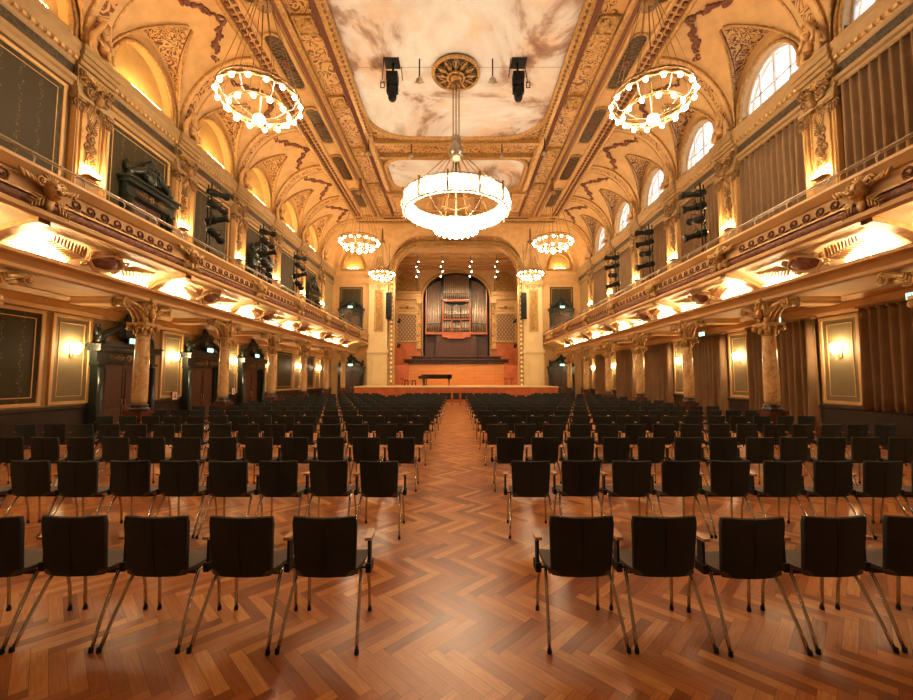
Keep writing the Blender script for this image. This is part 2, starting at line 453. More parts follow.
for a in range(len(ys)-1):
    for b in range(len(xs)-1):
        q = [(a, b), (a, b+1), (a+1, b+1), (a+1, b)]
        if all(p in vid for p in q):
            srs = [vid[p][1] for p in q]
            xm = (xs[b]+xs[b+1])/2; ym = (ys[a]+ys[a+1])/2
            mi = 0
            if min(srs) == 1 and ym < 34.6:
                d = XW-abs(xm); kk = round((ym-BC(0))/4.38); u = ym-BC(kk)
                if .12 < d < 1.95 and abs(u) < WO*(1-d/2.15)**.62*.84-.05: mi = 1
            if min(srs) == 2 and 34.75 < ym < 37.55 and (abs(xm)*1.0) % 1.7 > .28: mi = 2
            cv.f.append(tuple(vid[p][0] for p in q)); cv.m.append(mi); cv.sm.append(True)
ceil = cv.build('ceiling', ['cove', 'arab', 'strip'], kind='structure')

# flat ceiling slab with its panels
c = MB(); c.box(-XC, XC, Y0, YCE, ZC, ZC+.25); c.build('ceiling_flat', 'cove', ceil, kind='structure')
lid = MB(); lid.box(-XW-.4, XW+.4, Y0-.3, 48.6, 16.2, 16.4); lid.build('ceiling_roof', 'brown', ceil, kind='structure')
for s in (-1, 1):
    MB().box(s*(XW+.45), s*(XW+.85), Y0, Y1, 15.2, 16.2).build('ceiling_edge', 'brown', ceil, kind='structure')

def groin_tubes():
    """raised painted ribs where the caps meet the cove"""
    g = MB(); g2 = MB()
    for s in (-1, 1):
        for k in BAYS[:-1]:
            yc = BC(k)
            for sg in (-1, 1):
                pts = []
                for i in range(22):
                    d = 2.1*i/21
                    # widest u where pen >= cove
                    best = None; u = 2.0
                    while u > 0:
                        if pen(u, d) >= prof_c(d): best = u; break
                        u -= .01
                    if best is None: break
                    pts.append((s*(XW-d-.02), yc+sg*best, max(prof_c(d), ZK)-.02))
                if len(pts) > 3: g.tube(pts, .045, 5)
                p2 = []
                for x, y, z in pts[4:]:
                    d = XW-abs(x); u = (abs(y-yc))*.86-.03
                    if u <= 0.02: break
                    p2.append((x, yc+sg*u, max(pen(u, d), prof_c(d))-.015))
                if len(p2) > 2: g2.tube(p2, .02, 4)
    g.build('trim_vault_groins', 'gold', ceil, kind='structure')
    g2.build('trim_vault_lines', 'brown', ceil, kind='structure')
groin_tubes()
# transverse ribs over every column line, with painted edges
for s in (-1, 1):
    for k in range(-3, 6):
        rb = MB(); rb.cur = 0
        for (o0, o1, th, mi) in ((-.34, .34, .07, 0), (-.40, -.34, .10, 1), (.34, .40, .10, 1), (-.16, .16, .075, 2)):
            rb.cur = mi
            top = []; bot = []
            for i in range(26):
                d = (XW-XC)*(1-cos(pi/2*i/25)); z = prof_c(d)
                # inward normal approx
                e = .02; dz = prof_c(min(3.15, d+e))-prof_c(max(0, d-e)); nn = Vector((dz, 0, -2*e)).normalized()
                top.append((s*(XW-d), z)); bot.append((s*(XW-d-abs(nn.x)*th), z-abs(nn.z)*th))
            rows = [[(x, YK(k)+o0, z) for x, z in top], [(x, YK(k)+o0, z) for x, z in bot], [(x, YK(k)+o1, z) for x, z in bot], [(x, YK(k)+o1, z) for x, z in top]]
            rb.grid(rows, closed_v=True, smooth=False)
        rb.build('trim_vault_rib', ['cove', 'gold', 'strip'], ceil, kind='structure')

# garlands painted in relief on the cove between caps
def cove_pt(s, d, y, off=.03):
    e = .02; dz = prof_c(min(3.15, d+e))-prof_c(max(0, d-e)); nn = Vector((dz, 0, -2*e)).normalized()
    return Vector((s*(XW-d-abs(nn.x)*off), y, prof_c(d)-abs(nn.z)*off))
for s in (-1, 1):
    for k in range(-2, 5):
        g = MB(); yc = BC(k)
        for sg in (-1, 1):
            n = 34
            for i in range(n):
                t = i/(n-1); y = yc+sg*(.10+1.55*t)
                d = 2.85-.75*sin(pi*t)*.35-1.15*t**1.5-.18*sin(3*pi*t)**2
                r = .045+.06*sin(pi*min(1, t*1.15+.02))**.8
                for j in range(2):
                    p = cove_pt(s, d+random.uniform(-.09, .09), y+random.uniform(-.04, .04))
                    g.ell(p, r*random.uniform(.6, 1), nu=5, nv=4)
        for i in range(10):
            a = 2*pi*i/10; g.ell(cove_pt(s, 2.78+.13*cos(a), yc+.13*sin(a)), .07, nu=5, nv=4)
        g.build('flower_garland', 'garland', ceil, kind='structure')

# --- ceiling frame bands -------------------------------------------------------
def long_mould(pts, ya, yb, name, mat):
    m = MB()
    for s in (-1, 1): m.prof(pts, ya, yb, s)
    return m.build(name, mat, ceil, kind='structure')
Z = ZC
PX = 4.77
long_mould([(4.62, Z), (4.62, Z-.22), (4.72, Z-.34), (4.86, Z-.30), (4.9, Z-.12), (5.06, Z-.12), (5.06, Z)], Y0, 28.1, 'trim_painting_frame', 'gold')
long_mould([(5.10, Z), (5.10, Z-.06), (5.28, Z-.14), (5.28, Z)], Y0, 33.0, 'trim_frame_fillet', 'brown')
long_mould([(6.25, Z), (6.25, Z-.16), (6.36, Z-.24), (6.48, Z-.16), (6.48, Z)], Y0, 33.0, 'trim_frame_roll', 'gold')
long_mould([(6.52, Z), (6.52, Z-.06), (6.70, Z-.06), (6.70, Z)], Y0, 33.0, 'trim_frame_line', 'brown')
long_mould([(6.78, Z), (6.78, Z-.14), (6.86, Z-.2), (6.93, Z-.14), (6.93, Z)], Y0, 33.7, 'trim_band_roll', 'cream')
long_mould([(7.72, Z), (7.72, Z-.12), (7.80, Z-.18), (7.88, Z-.12), (7.88, Z)], Y0, 33.7, 'trim_band_edge', 'cream')
long_mould([(8.42, Z), (8.42, Z-.14), (8.52, Z-.20), (8.62, Z-.12), (8.62, Z)], Y0, YCE, 'trim_cove_edge', 'gold')
d = MB()
for s in (-1, 1):
    y = Y0+.2
    while y < YCE:
        d.box(s*7.98, s*8.10, y, y+.14, Z-.07, Z); d.box(s*8.22, s*8.36, y+.08, y+.22, Z-.09, Z); y += .3
x = -8.2
while x < 8.2:
    d.box(x, x+.14, 33.98, 34.1, Z-.07, Z); d.box(x+.1, x+.24, 34.2, 34.32, Z-.09, Z); x += .3
d.build('trim_dentils', 'brown', ceil, kind='structure')
st = MB()
for s in (-1, 1): st.box(s*5.34, s*6.2, Y0, 33, Z-.035, Z)
st.build('trim_carved_strip', 'strip', ceil, kind='structure')
ed = MB()
for s in (-1, 1):
    y = Y0+.1
    while y < 21.6:
        ed.ell((s*4.74, y, Z-.34), (.07, .085, .07), nu=6, nv=4); y += .26
ed.build('trim_egg_moulding', 'golddark', ceil, kind='structure')

# cross bands
def cross(y0, y1, x, zt, name, mat): MB().box(-x, x, y0, y1, Z-zt, Z).build(name, mat, ceil, kind='structure')
cross(33.0, 33.15, 8.5, .18, 'trim_end_roll', 'gold'); cross(33.75, 33.88, 8.5, .16, 'trim_end_edge', 'cream')
cross(34.25, 34.5, 8.5, .2, 'trim_end_cove_edge', 'gold')
cross(22.6, 23.5, 4.7, .10, 'trim_cross_band', 'strip')
cross(22.2, 22.45, 4.7, .30, 'trim_cross_roll', 'gold'); cross(23.7, 23.9, 4.7, .28, 'trim_cross_edge', 'gold')
cross(28.6, 28.8, 5.1, .28, 'trim_cross_far', 'gold'); cross(32.4, 32.6, 5.1, .2, 'trim_cross_far_edge', 'gold')
cross(29.3, 32.0, 4.9, .03, 'trim_far_coffer', 'strip')
for s in (-1, 0, 1):
    MB().box(s*3.3-1.4, s*3.3+1.4, 29.6, 31.7, Z-.08, Z-.03).build('trim_coffer_panel', 'cream', ceil, kind='structure')

# paintings with rounded far corners
def paint_poly(ya, yb, w, r0, r1):
    pts = []
    def corner(cx, cy, a0, r, n=10):
        # scooped corner (concave)
        for i in range(n+1):
            a = a0+pi/2*i/n; pts.append((cx+r*cos(a), cy+r*sin(a)))
    if r0: corner(w-r0, ya+r0, -pi/2, r0)
    else: pts.append((w, ya))
    corner(w-r1, yb-r1, 0, r1)
    corner(-w+r1, yb-r1, pi/2, r1)
    if r0: corner(-w+r0, ya+r0, pi, r0)
    else: pts.append((-w, ya))
    return pts
def painting_slab(ya, yb, w, r0, r1, label):
    pts = paint_poly(ya, yb, w, r0, r1); n = len(pts)
    m = MB(); m.add([(x, y, Z-.05) for x, y in pts]+[(x, y, Z) for x, y in pts], [tuple(range(n)), tuple(range(n, 2*n))[::-1]]+[(i, (i+1) % n, n+(i+1) % n, n+i) for i in range(n)])
    o = m.build('ceiling_painting', 'painting', label=label, cat='painting', group='frescoes on the flat ceiling', base=True)
    f = MB(); off = o.location
    path = [(x-off.x, y-off.y, -.12) for x, y in pts]
    path = [(x, y, .0) for x, y, z in path]
    f.tube(path, .16, 8, closed=True)
    f.build('frame', 'gold', o)
    if w > 4.6: MB().box(-w+.1, w-.1, 16.85-off.y, 16.865-off.y, -.008, .0).build('panel_seam', 'wallcream', o)
    return o
painting_slab(Y0+.3, 22.1, PX, 0, 2.3, 'largest cloud fresco, running over the camera to the decorated cross band')
painting_slab(24.1, 28.4, 4.5, 1.2, 1.2, 'small cloud fresco beyond the decorated cross band, nearer the stage')
# spandrel infill in far corners of big painting
sp = MB()
for s in (-1, 1):
    sp.prism([(s*PX, 0), (s*PX, 0)], 0, 0) if False else None
    n = 8; pts = [(s*PX, 22.2)]
    for i in range(n+1):
        a = pi/2*i/n; pts.append((s*(PX-2.3+2.3*cos(a)), 22.1-2.3+2.3*sin(a)))
    sp.add([(x, y, Z-.06) for x, y in pts]+[(x, y, Z) for x, y in pts], [tuple(range(len(pts)))]+[(i, (i+1) % len(pts), len(pts)+(i+1) % len(pts), len(pts)+i) for i in range(len(pts))])
sp.build('trim_corner_panels', 'strip', ceil, kind='structure')

# oval grilles along the border
gr = empty('ceiling_grille'); gm = MB()
def stadium(a, b, n=10):
    pts = []
    for i in range(n+1):
        t = -pi/2+pi*i/n; pts.append((b*cos(t), a-b+b+b*sin(t)-b) if False else (b*sin(t)*1, 0)) 
    return pts
def oval(L, w, n=9):
    P = []
    for i in range(n+1):
        a = pi*i/n; P.append((w*cos(a), L-w+w*sin(a)))
    for i in range(n+1):
        a = pi+pi*i/n; P.append((w*cos(a), -(L-w)+w*sin(a)))
    return P
P = oval(1.5, .34); n = len(P)
pl = MB().add([(x, y, -.04) for x, y in P]+[(x, y, 0) for x, y in P], [tuple(range(n))]+[(i, (i+1) % n, n+(i+1) % n, n+i) for i in range(n)])
pl.build('backing', 'darkbase', gr)
fr = MB().tube([(x*1.12, y*1.04, -.05) for x, y in P], .06, 6, closed=True); fr.build('frame', 'gold', gr)
lat = MB()
for i in range(-7, 8):
    y = i*.18
    for dd in (-1, 1): lat.tube([(-.30, y-dd*.12, -.05), (.30, y+dd*.12, -.05)], .012, 4)
lat.build('lattice', 'golddark', gr)
md = MB()
for i in range(8):
    a = 2*pi*i/8; md.ell((.12*cos(a), .2*sin(a), -.08), (.07, .09, .05), nu=6, nv=4)
md.ell((0, 0, -.1), .09, nu=8, nv=5); md.build('medallion', 'garland', gr)
tag(gr, cat='ceiling grille', group='oval ceiling grilles')
spots = []
for s in (-1, 1):
    for j, k in enumerate(range(-1, 5)):
        spots.append(((s*7.32, YK(k), Z), 0, 'oval dark lattice grille on the %s ceiling border, %s from the camera' % (SN[s], ORD[j])))
for s in (-1, 1):
    spots.append(((s*4.6, 33.45, Z), radians(90), 'oval grille lying crosswise on the far ceiling border, %s of centre' % SN[s]))
place_all(gr, spots)
# shell medallions
shm = MB(); shm.box(-.36, .36, -.42, .42, -.10, 0); 
Tf = Matrix.Rotation(radians(90), 4, 'X')
for i in range(9):
    a = pi*(i+.5)/9+pi/2; shm.ell((cos(a)*.2, sin(a)*.2, -.14), (.2, .07, .07), Matrix.Rotation(a, 3, 'Z'), 6, 4)
shm.ell((.06, 0, -.17), .11, nu=8, nv=6)
for e in (-1, 1): shm.tube([(-.34, e*.4, -.12), (.34, e*.4, -.12)], .05, 6)
for e in (-1, 1): shm.tube([(e*.34, -.4, -.12), (e*.34, .4, -.12)], .05, 6)
sh0 = shm.build('shell_medallion', 'gold', cat='ceiling ornament', group='gilded shell medallions on the ceiling')
spots = []
for s in (-1, 1):
    for j, k in enumerate(range(-1, 4)):
        spots.append(((s*5.77, BC(k)+.2, Z), 0 if s > 0 else pi, 'gilded shell medallion on the %s strip beside the fresco, %s from the camera' % (SN[s], ORD[j])))
place_all(sh0, spots)

# ------------------------------------------------------------ upper cornice and end wall
def cornice(T, mb, x0, x1):
    """entablature profile swept in local x; out = -y"""
    P = [(0, 10.72), (-.10, 10.72), (-.12, 10.86), (-.20, 10.9), (-.2, 11.02), (-.10, 11.04), (-.10, 11.40), (-.14, 11.44), (-.18, 11.52), (-.30, 11.62), (-.33, 11.78), (-.38, 11.84), (-.40, 12.0), (0, 12.0)]
    rows = [[(x, y, z) for y, z in P] for x in (x0, x1)]
    mb.grid(rows, closed_u=True, smooth=False, T=T, cap=True)
for s in (-1, 1):
    T = Matrix.Translation((s*XW, 0, 0)) @ Matrix.Rotation(RL[s], 4, 'Z')
    m = MB()
    if s < 0: cornice(T, m, Y0, Y1)
    else: cornice(T, m, -Y1, -Y0)
    cor = m.build('trim_cornice_'+SN[s], 'wallcream', kind='structure')  # darker cream than the end cornice; its shadow is put into the colour
    f = MB(); f.box(s*(XW-.115), s*(XW-.09), Y0, Y1, 11.06, 11.38); f.build('trim_frieze', 'darkfrieze', cor, kind='structure')
    dn = MB(); y = Y0+.1
    while y < Y1: dn.box(s*(XW-.28), s*(XW-.16), y, y+.10, 11.50, 11.60); y += .21
    dn.build('trim_dentil', 'cream', cor, kind='structure')

# end wall pieces (facing -y at Y1)
ew = MB()
for s in (-1, 1):
    ew.box(s*5.9, s*XW, Y1, Y1+.4, 0, 12.0)
    # strip above with lunette opening
    T = Matrix.Translation((s*9.75, Y1, 0))
    ew.band(arch_pts(.98, 1.75, ZK, 24, .35), arch_pts(2.2, 3.6, ZK, 24, .5), 0, .4, T)
AR = [(-5.72, 10.5)]
for i in range(13):
    a = pi/2*i/12; AR.append((-5.72+2.5-2.5*cos(a)+0, 11.75+2.55*sin(a)))
AR = AR+[(-x, z) for x, z in reversed(AR)]
OUT = [(x*1.19 if abs(x) > 3.5 else x, (z if z < 12 else z+.9)) for x, z in AR]
OUT = [(max(-6.7, min(6.7, x)), z) for x, z in OUT]
ew.band(AR, OUT, 38.0, 38.4)
ew.build('wall_end', 'cream', kind='structure')
# arch mouldings
def off(poly, d):
    out = []
    n = len(poly)
    for i in range(n):
        a = Vector(poly[max(0, i-1)]); b = Vector(poly[min(n-1, i+1)]); t = (b-a).normalized(); nn = Vector((-t.y, t.x))
        p = Vector(poly[i])+nn*d; out.append((p.x, p.y))
    return out
ARL = [(-5.72, 1.3)]+AR+[(5.72, 1.3)]
arch = empty('proscenium_arch', (0, 37.9, 1.3), label='wide gilded proscenium arch framing the stage, with gold-studded inner edge', cat='arch')
def arch_band(d0, d1, y0, y1, name, mat):
    m = MB(); T = Matrix.Translation((0, -37.9, -1.3)); m.band(off(ARL, d0), off(ARL, d1), y0, y1, T); return m.build(name, mat, arch)
arch_band(-.02, .16, 37.55, 37.9, 'inner_moulding', 'gold')
arch_band(.16, .42, 37.66, 37.9, 'pattern_band', 'carved')
arch_band(.42, .52, 37.5, 37.9, 'outer_moulding', 'gold')
m = MB()
base = off(ARL, .29)
# evenly spaced gold studs
acc = 0; last = Vector(base[0])
for i in range(1, len(base)):
    b = Vector(base[i]); seg = (b-last).length; dn_ = (b-last).normalized() if seg else Vector((0, 0)); t = -acc
    while t+.42 <= seg:
        t += .42; p = last+dn_*t
        if p.y < 11.4: m.ell((p.x, 37.6-37.9, p.y-1.3), (.10, .05, .13), nu=6, nv=4)
    acc = seg-t; last = b
m.build('gold_studs', 'archstud', arch)
# cream fillet rings on header
m = MB()
for dd in (.62, .8):
    m.tube([(x, 37.93, z) for x, z in off(AR, dd)], .05, 6)
m.build('trim_arch_rings', 'gold', kind='structure')
# end cornice segments
for s in (-1, 1):
    m = MB(); T = Matrix.Translation((0, Y1, 0))
    a, b = (s*8.2, s*XW); cornice(T, m, min(a, b), max(a, b))
    m.build('trim_cornice_end_'+SN[s], 'cream', kind='structure')

# proscenium piers
def pier():
    r = empty('proscenium_pier')
    m = MB(); m.box(-.98, .86, -.45, .0, 0, 4.3)
    for i in range(9): m.box(-1.0, -.55, -.55, -.4, .2+i*.44, .2+i*.44+.33); m.box(.42, .88, -.55, -.4, .2+i*.44, .2+i*.44+.33)
    m.box(-.55, .42, -.47, -.4, .2, 1.1)
    for i in range(2): m.box(-.55, .42, -.49, -.4, .2+i*.44, .2+i*.44+.36)
    m.build('rusticated_base', 'ivory', r)
    m = MB(); m.box(-.28, .22, -.50, -.42, 1.6, 3.5); m.build('panel', 'ivory', r)
    m = MB(); m.box(-1.08, .96, -.55, 0, 4.3, 4.55); m.box(-1.02, .9, -.5, 0, 4.55, 4.7); m.build('band', 'ivory', r)
    m = MB(); m.box(-.95, .82, -.35, .0, 4.7, 10.7); m.build('upper_body', 'ivory', r)
    m = MB()
    for (a, b, c, d_) in ((-.42, .42, 6.3, 6.42), (-.42, .42, 10.1, 10.22)): m.box(a, b, -.42, -.35, c, d_)
    for a in (-.42, .32): m.box(a, a+.1, -.42, -.35, 6.3, 10.2)
    m.build('panel_frame', 'gold', r)
    m = MB(); m.box(-.3, .3, -.38, -.34, 6.45, 10.1); m.build('carved_panel', 'carved', r)
    m = MB(); m.box(-1.05, .92, -.5, 0, 10.7, 11.0); m.box(-1.15, 1.0, -.62, 0, 11.5, 12.0); m.box(-.95, .82, -.4, 0, 11.0, 11.5); m.build('entablature', 'cream', r)
    m = MB()
    for x in (-.6, .5): spiral(m, x, 10.55, .25, y=-.4, d=1 if x > 0 else -1)
    leafspray(m, 0, 10.2, pi/2, .9, 5, .2, -.4); leafspray(m, 0, 11.9, pi/2, 1.4, 6, .3, -.3)
    spiral(m, -.45, 12.3, .35, y=-.3, d=-1); spiral(m, .45, 12.3, .35, y=-.3, d=1)
    m.build('carved_crest', 'gold', r)
    tag(r, cat='pier', group='ivory stone piers beside the stage'); return r
pr = pier()
place_all(pr, [((-7.2, 37.98, 0), 0, 'ivory stone pier left of the stage opening, with black loudspeaker in front'), ((7.2, 37.98, 0), 0, 'ivory stone pier right of the stage opening, with black loudspeaker in front')])
# lunettes on the end wall
def blind_lunette(w, h, st):
    r = empty('lit_lunette')
    A = arch_pts(w, h, 0, 24, st)
    back = MB(); back.prism(A, .28, .33); back.build('niche_back', 'nicheback', r)
    rv = MB(); rv.band(A, [(x*1.02, z*1.01) for x, z in A], 0.0, .33); rv.build('niche_reveal', 'cream', r)
    fr = MB(); fr.tube([(x*1.03, -.04, z*1.02) for x, z in A], .07, 6); fr.tube([(x*1.16, -.03, z*1.07) for x, z in A], .06, 6); fr.build('arch_moulding', 'gold', r)
    f2 = MB(); f2.tube([(x*1.10, -.02, z*1.045) for x, z in A], .035, 6); f2.build('painted_line', 'brown', r)
    lm = MB(); lm.box(-w*.5, w*.5, -.14, -.07, .30, .36); lm.build('strip_lamp', 'lunlamp', r); MB().box(-w*.9, w*.9, -.20, .0, .0, .30).build('lamp_ledge', 'wallcream', r)
    tag(r, cat='lunette', group='warmly lit blind lunettes'); return r
bl = blind_lunette(WH, HH, .5)
place_all(bl, [((-XW, BC(k), ZK+.0), RL[-1], 'warmly lit blind lunette high on the left wall, %s from the camera' % ORD[k+2]) for k in range(-2, 5)])
bl2 = blind_lunette(.98, 1.75, .35)
place_all(bl2, [((s*9.75, Y1, ZK), 0, 'small lit lunette on the end wall, %s of the stage arch' % SN[s]) for s in (-1, 1)])

# windows on the right
def window_at(n, k):
    r = empty('window_%d' % n, (XW, BC(k), ZK), RL[1], kind='structure')
    A = arch_pts(WH, HH, 0, 24, .5)
    m = MB(); m.band(A, [(x*1.02, z*1.01) for x, z in A], 0, .5); m.build('reveal', 'cream', r)
    m = MB(); m.tube([(x*1.03, -.04, z*1.02) for x, z in A], .07, 6); m.tube([(x*1.16, -.03, z*1.07) for x, z in A], .06, 6); m.build('arch_moulding', 'gold', r)
    m = MB(); B = [(x*.93, z*.96) for x, z in A]; m.band(B, A, .22, .34)
    m.box(-WH, WH, .22, .34, -.02, .1); m.box(-.05, .05, .24, .32, 0, HH*.96)
    for x in (-.72, .72): m.box(x-.035, x+.035, .25, .31, 0, HH*.84)
    m.box(-WH, WH, .25, .31, .98, 1.05)
    m.build('window_frame', 'white', r)
    m = MB(); m.prism(A, .27, .28); m.build('pane', 'pane', r)
def glassmat():
    m, nt, b = new_mat('window_glass')
    b.inputs['Base Color'].default_value = (.9, .95, 1, 1); b.inputs['Roughness'].default_value = .3
    tr = N(nt, 'ShaderNodeBsdfTransparent'); mx = N(nt, 'ShaderNodeMixShader'); mx.inputs[0].default_value = .12
    nt.links.new(tr.outputs[0], mx.inputs[1]); nt.links.new(b.outputs[0], mx.inputs[2])
    nt.links.new(mx.outputs[0], nt.nodes['Material Output'].inputs[0]); return m
M['pane'] = glassmat()
for i, k in enumerate(range(-2, 5)): window_at(i+1, k)

# ------------------------------------------------------------ balconies
ZR = 6.38
def balcony(s):
    b = empty('balcony', (s*8.9, 16, 4.2), label='long ornamented balcony along the %s side of the hall' % SN[s], cat='balcony', group='side balconies')
    off_ = Vector((-s*8.9, -16, -4.2))
    T = Matrix.Translation(off_)
    def P(name, mat, pts, ya=Y0, yb=Y1):
        m = MB(); m.prism([(s*x, z) for x, z in pts], ya, yb, T); return m.build(name, mat, b)
    P('ledge', 'cream', [(8.55, 6.06), (8.12, 6.06), (8.08, 5.98), (8.14, 5.92), (8.22, 5.84), (8.3, 5.80), (8.55, 5.80)])
    P('frieze_band', 'cream', [(8.24, 5.80), (8.24, 5.50), (8.5, 5.50), (8.5, 5.80)])
    P('fillet', 'gold', [(8.5, 5.5), (8.16, 5.5), (8.16, 5.46), (8.5, 5.46)])
    P('lower_moulding', 'cream', [(8.5, 5.24), (8.14, 5.24), (8.08, 5.19), (8.08, 5.12), (8.16, 5.07), (8.5, 5.07)])
    P('deck', 'cream', [(8.3, 5.46), (8.3, 5.2), (XW, 5.2), (XW, 5.46)])
    # bead garland torus
    m = MB(); y = Y0; rows = []
    nseg = int((Y1-Y0)/.06)
    for i in range(nseg+1):
        y = Y0+(Y1-Y0)*i/nseg; r = .105*(1+.16*(i % 2)+.06*sin(i*1.7))
        rows.append([(s*(8.26+r*cos(2*pi*k/7)), y, 5.35+r*sin(2*pi*k/7)) for k in range(7)])
    m.grid(rows, closed_u=True, T=T); m.build('garland_torus', 'garland', b)
    # running scroll
    m = MB(); y = Y0+.2; ph = 0; cnt = 0
    while y < Y1-.3:
        if abs(((y-YK(0)+2.19) % 4.38)-2.19) > .5:
            pts = []
            for i in range(11):
                t = i/10; a = -pi/2+t*2.6*pi; r = .12*(1-.7*t)
                pts.append((s*8.225, y+s*0+r*cos(a), 5.65+r*sin(a)))
            pts = [(s*8.225, y-.22, 5.57)]+pts
            m.tube(pts, .026, 4, T); cnt += 1
        elif m.v: m.build('scroll_relief', 'brown', b); m = MB()
        y += .36

    # cove: outer skin from the beam up to the front
    pts = []; n = 10
    for i in range(n+1):
        a = pi/2*i/n; pts.append((9.28-.98*sin(a)*1.0, 4.62+.46*(1-cos(a))*1.0+.0))
    # concave toward the hall
    cvp = [(9.30-1.12*(i/n), 4.58+.50*(.72*sqrt(1-(1-i/n)**2)+.28*(i/n))) for i in range(n+1)]
    P('cove', 'ivory', cvp+[(8.18, 5.2), (9.6, 5.2), (9.6, 4.58)])
    P('beam', 'cream', [(9.0, 4.56), (9.0, 4.50), (9.14, 4.45), (9.24, 4.38), (9.28, 4.34), (9.28, 4.26), (9.34, 4.22), (9.7, 4.22), (9.7, 4.6), (9.28, 4.6), (9.28, 4.56)])
    P('beam_line', 'brown', [(9.01, 4.575), (9.01, 4.56), (9.3, 4.56), (9.3, 4.575)])
    P('gallery_ceiling', 'cream', [(9.6, 4.36), (XW, 4.36), (XW, 4.5), (9.6, 4.5)])
    for k in range(-4, 6):
        m = MB(); m.box(s*9.6, s*XW, YK(k)-.22, YK(k)+.22, 4.16, 4.36, T); m.box(s*9.6, s*XW, YK(k)-.3, YK(k)+.3, 4.28, 4.36, T); m.build('cross_beam', 'cream', b)
        # rib arc across the cove
        m = MB(); a = [(s*(x), z) for x, z in cvp]
        rows = [[(x, YK(k)+o, z-dz) for x, z in a] for o, dz in ((-.12, -.02), (-.12, .10), (.12, .10), (.12, -.02))]
        m.grid(rows, closed_v=True, smooth=False, T=T); m.build('cove_rib', 'gold', b)
    # rail
    rl = MB(); rl.tube([(s*8.36, Y0, ZR), (s*8.36, Y1, ZR)], .022, 6, T); rl.tube([(s*8.42, Y0, ZR-.02), (s*8.42, Y1, ZR-.02)], .012, 5, T); rail = rl.build('rail', 'steel', b)
    y = Y0+.6
    while y < Y1:
        m = MB(); m.tube([(s*8.42, y, 6.05), (s*8.30, y, 6.14), (s*8.28, y, 6.24), (s*8.36, y, ZR)], .016, 5, T); m.build('rail_post', 'steel', rail); y += 1.095
    return b
for s in (-1, 1): balcony(s)

# masks on the balcony front
def mask():
    m = MB()
    m.ell((0, -.10, .28), (.16, .16, .2), nu=10, nv=8)
    m.ell((0, -.25, .24), (.06, .07, .06)); m.ell((-.06, -.23, .33), .03); m.ell((.06, -.23, .33), .03); m.ell((0, -.22, .16), (.07, .05, .03))
    for sg in (-1, 1):
        for i in range(5): m.ell((sg*(.22+.08*i), -.05, .36+.03*i-.004*i*i), (.12, .04, .035), Ry(-sg*.5-sg*.12*i), 6, 4)
        spiral(m, sg*.2, .42, .11, d=sg, y=-.06, th=.03)
        leafspray(m, sg*.12, .12, -pi/2+sg*.9, .35, 4, .1)
    shell(m, 0, .45, .2); m.ell((0, -.06, .02), (.09, .05, .16))
    return m.build('lion_mask', 'gold', cat='carved mask', group='gilded lion masks on the balcony fronts')
place_all(mask(), [((s*8.16, YK(k), 5.36), RL[s], 'gilded lion mask on the %s balcony front, %s from the camera' % (SN[s], ORD[k+1])) for s in (-1, 1) for k in range(-1, 6)])

def cartouche():
    r = empty('cartouche')
    m = MB(); m.ell((0, -.12, .26), (.34, .10, .17), nu=14, nv=8); m.build('shield', 'garland', r)
    m = MB()
    pts = [(.38*cos(a)*(1+.08*cos(4*a)), -.14, .26+.21*sin(a)*(1+.1*cos(4*a))) for a in [2*pi*i/20 for i in range(20)]]
    m.tube(pts, .04, 6, closed=True)
    for sg in (-1, 1):
        spiral(m, sg*.40, .36, .1, d=-sg, y=-.12, th=.035); spiral(m, sg*.38, .13, .09, d=sg, y=-.12, th=.03)
    shell(m, 0, .46, .14, -.14); m.ell((0, -.14, .03), (.14, .06, .05))
    m.build('scroll_frame', 'cream', r)
    for sg in (-1, 1):
        m = MB(); leafspray(m, sg*.46, .20, (0.18 if sg > 0 else pi-.18), .85, 10, .14, -.08); m.build('palm_frond', 'cream', r)
    tag(r, cat='cartouche', group='cartouches with palm fronds under the balconies'); return r
place_all(cartouche(), [((s*9.10, BC(k)-.05, 4.70), RL[s], 'cartouche with palm fronds in the lit cove of the %s balcony, %s from the camera' % (SN[s], ORD[k+2])) for s in (-1, 1) for k in range(-2, 5)])
for o in COL.objects:
    if o.name.split('.')[0] == 'cartouche': o.rotation_euler.x = radians(52); o.scale = (1.12, 1, 1.25)
# cove lamps
m = MB(); m.box(-.42, .42, -.03, .03, .02, .06); m.cur = 1; m.box(-.46, .46, -.05, .05, 0, .02)
lampo = m.build('cove_lamp', ['covelamp', 'steel'], cat='lamp', group='warm lamps lighting the balcony coves')
sp_ = []
for s in (-1, 1):
    for k in range(-3, 5):
        for q, dy in (('near', -1.25), ('far', 1.25)):
            sp_.append(((s*9.06, BC(k)+dy, 4.575), RL[s], 'glowing cove lamp under the %s balcony, %s end of the %s bay' % (SN[s], q, ORD[k+3])))
place_all(lampo, sp_)

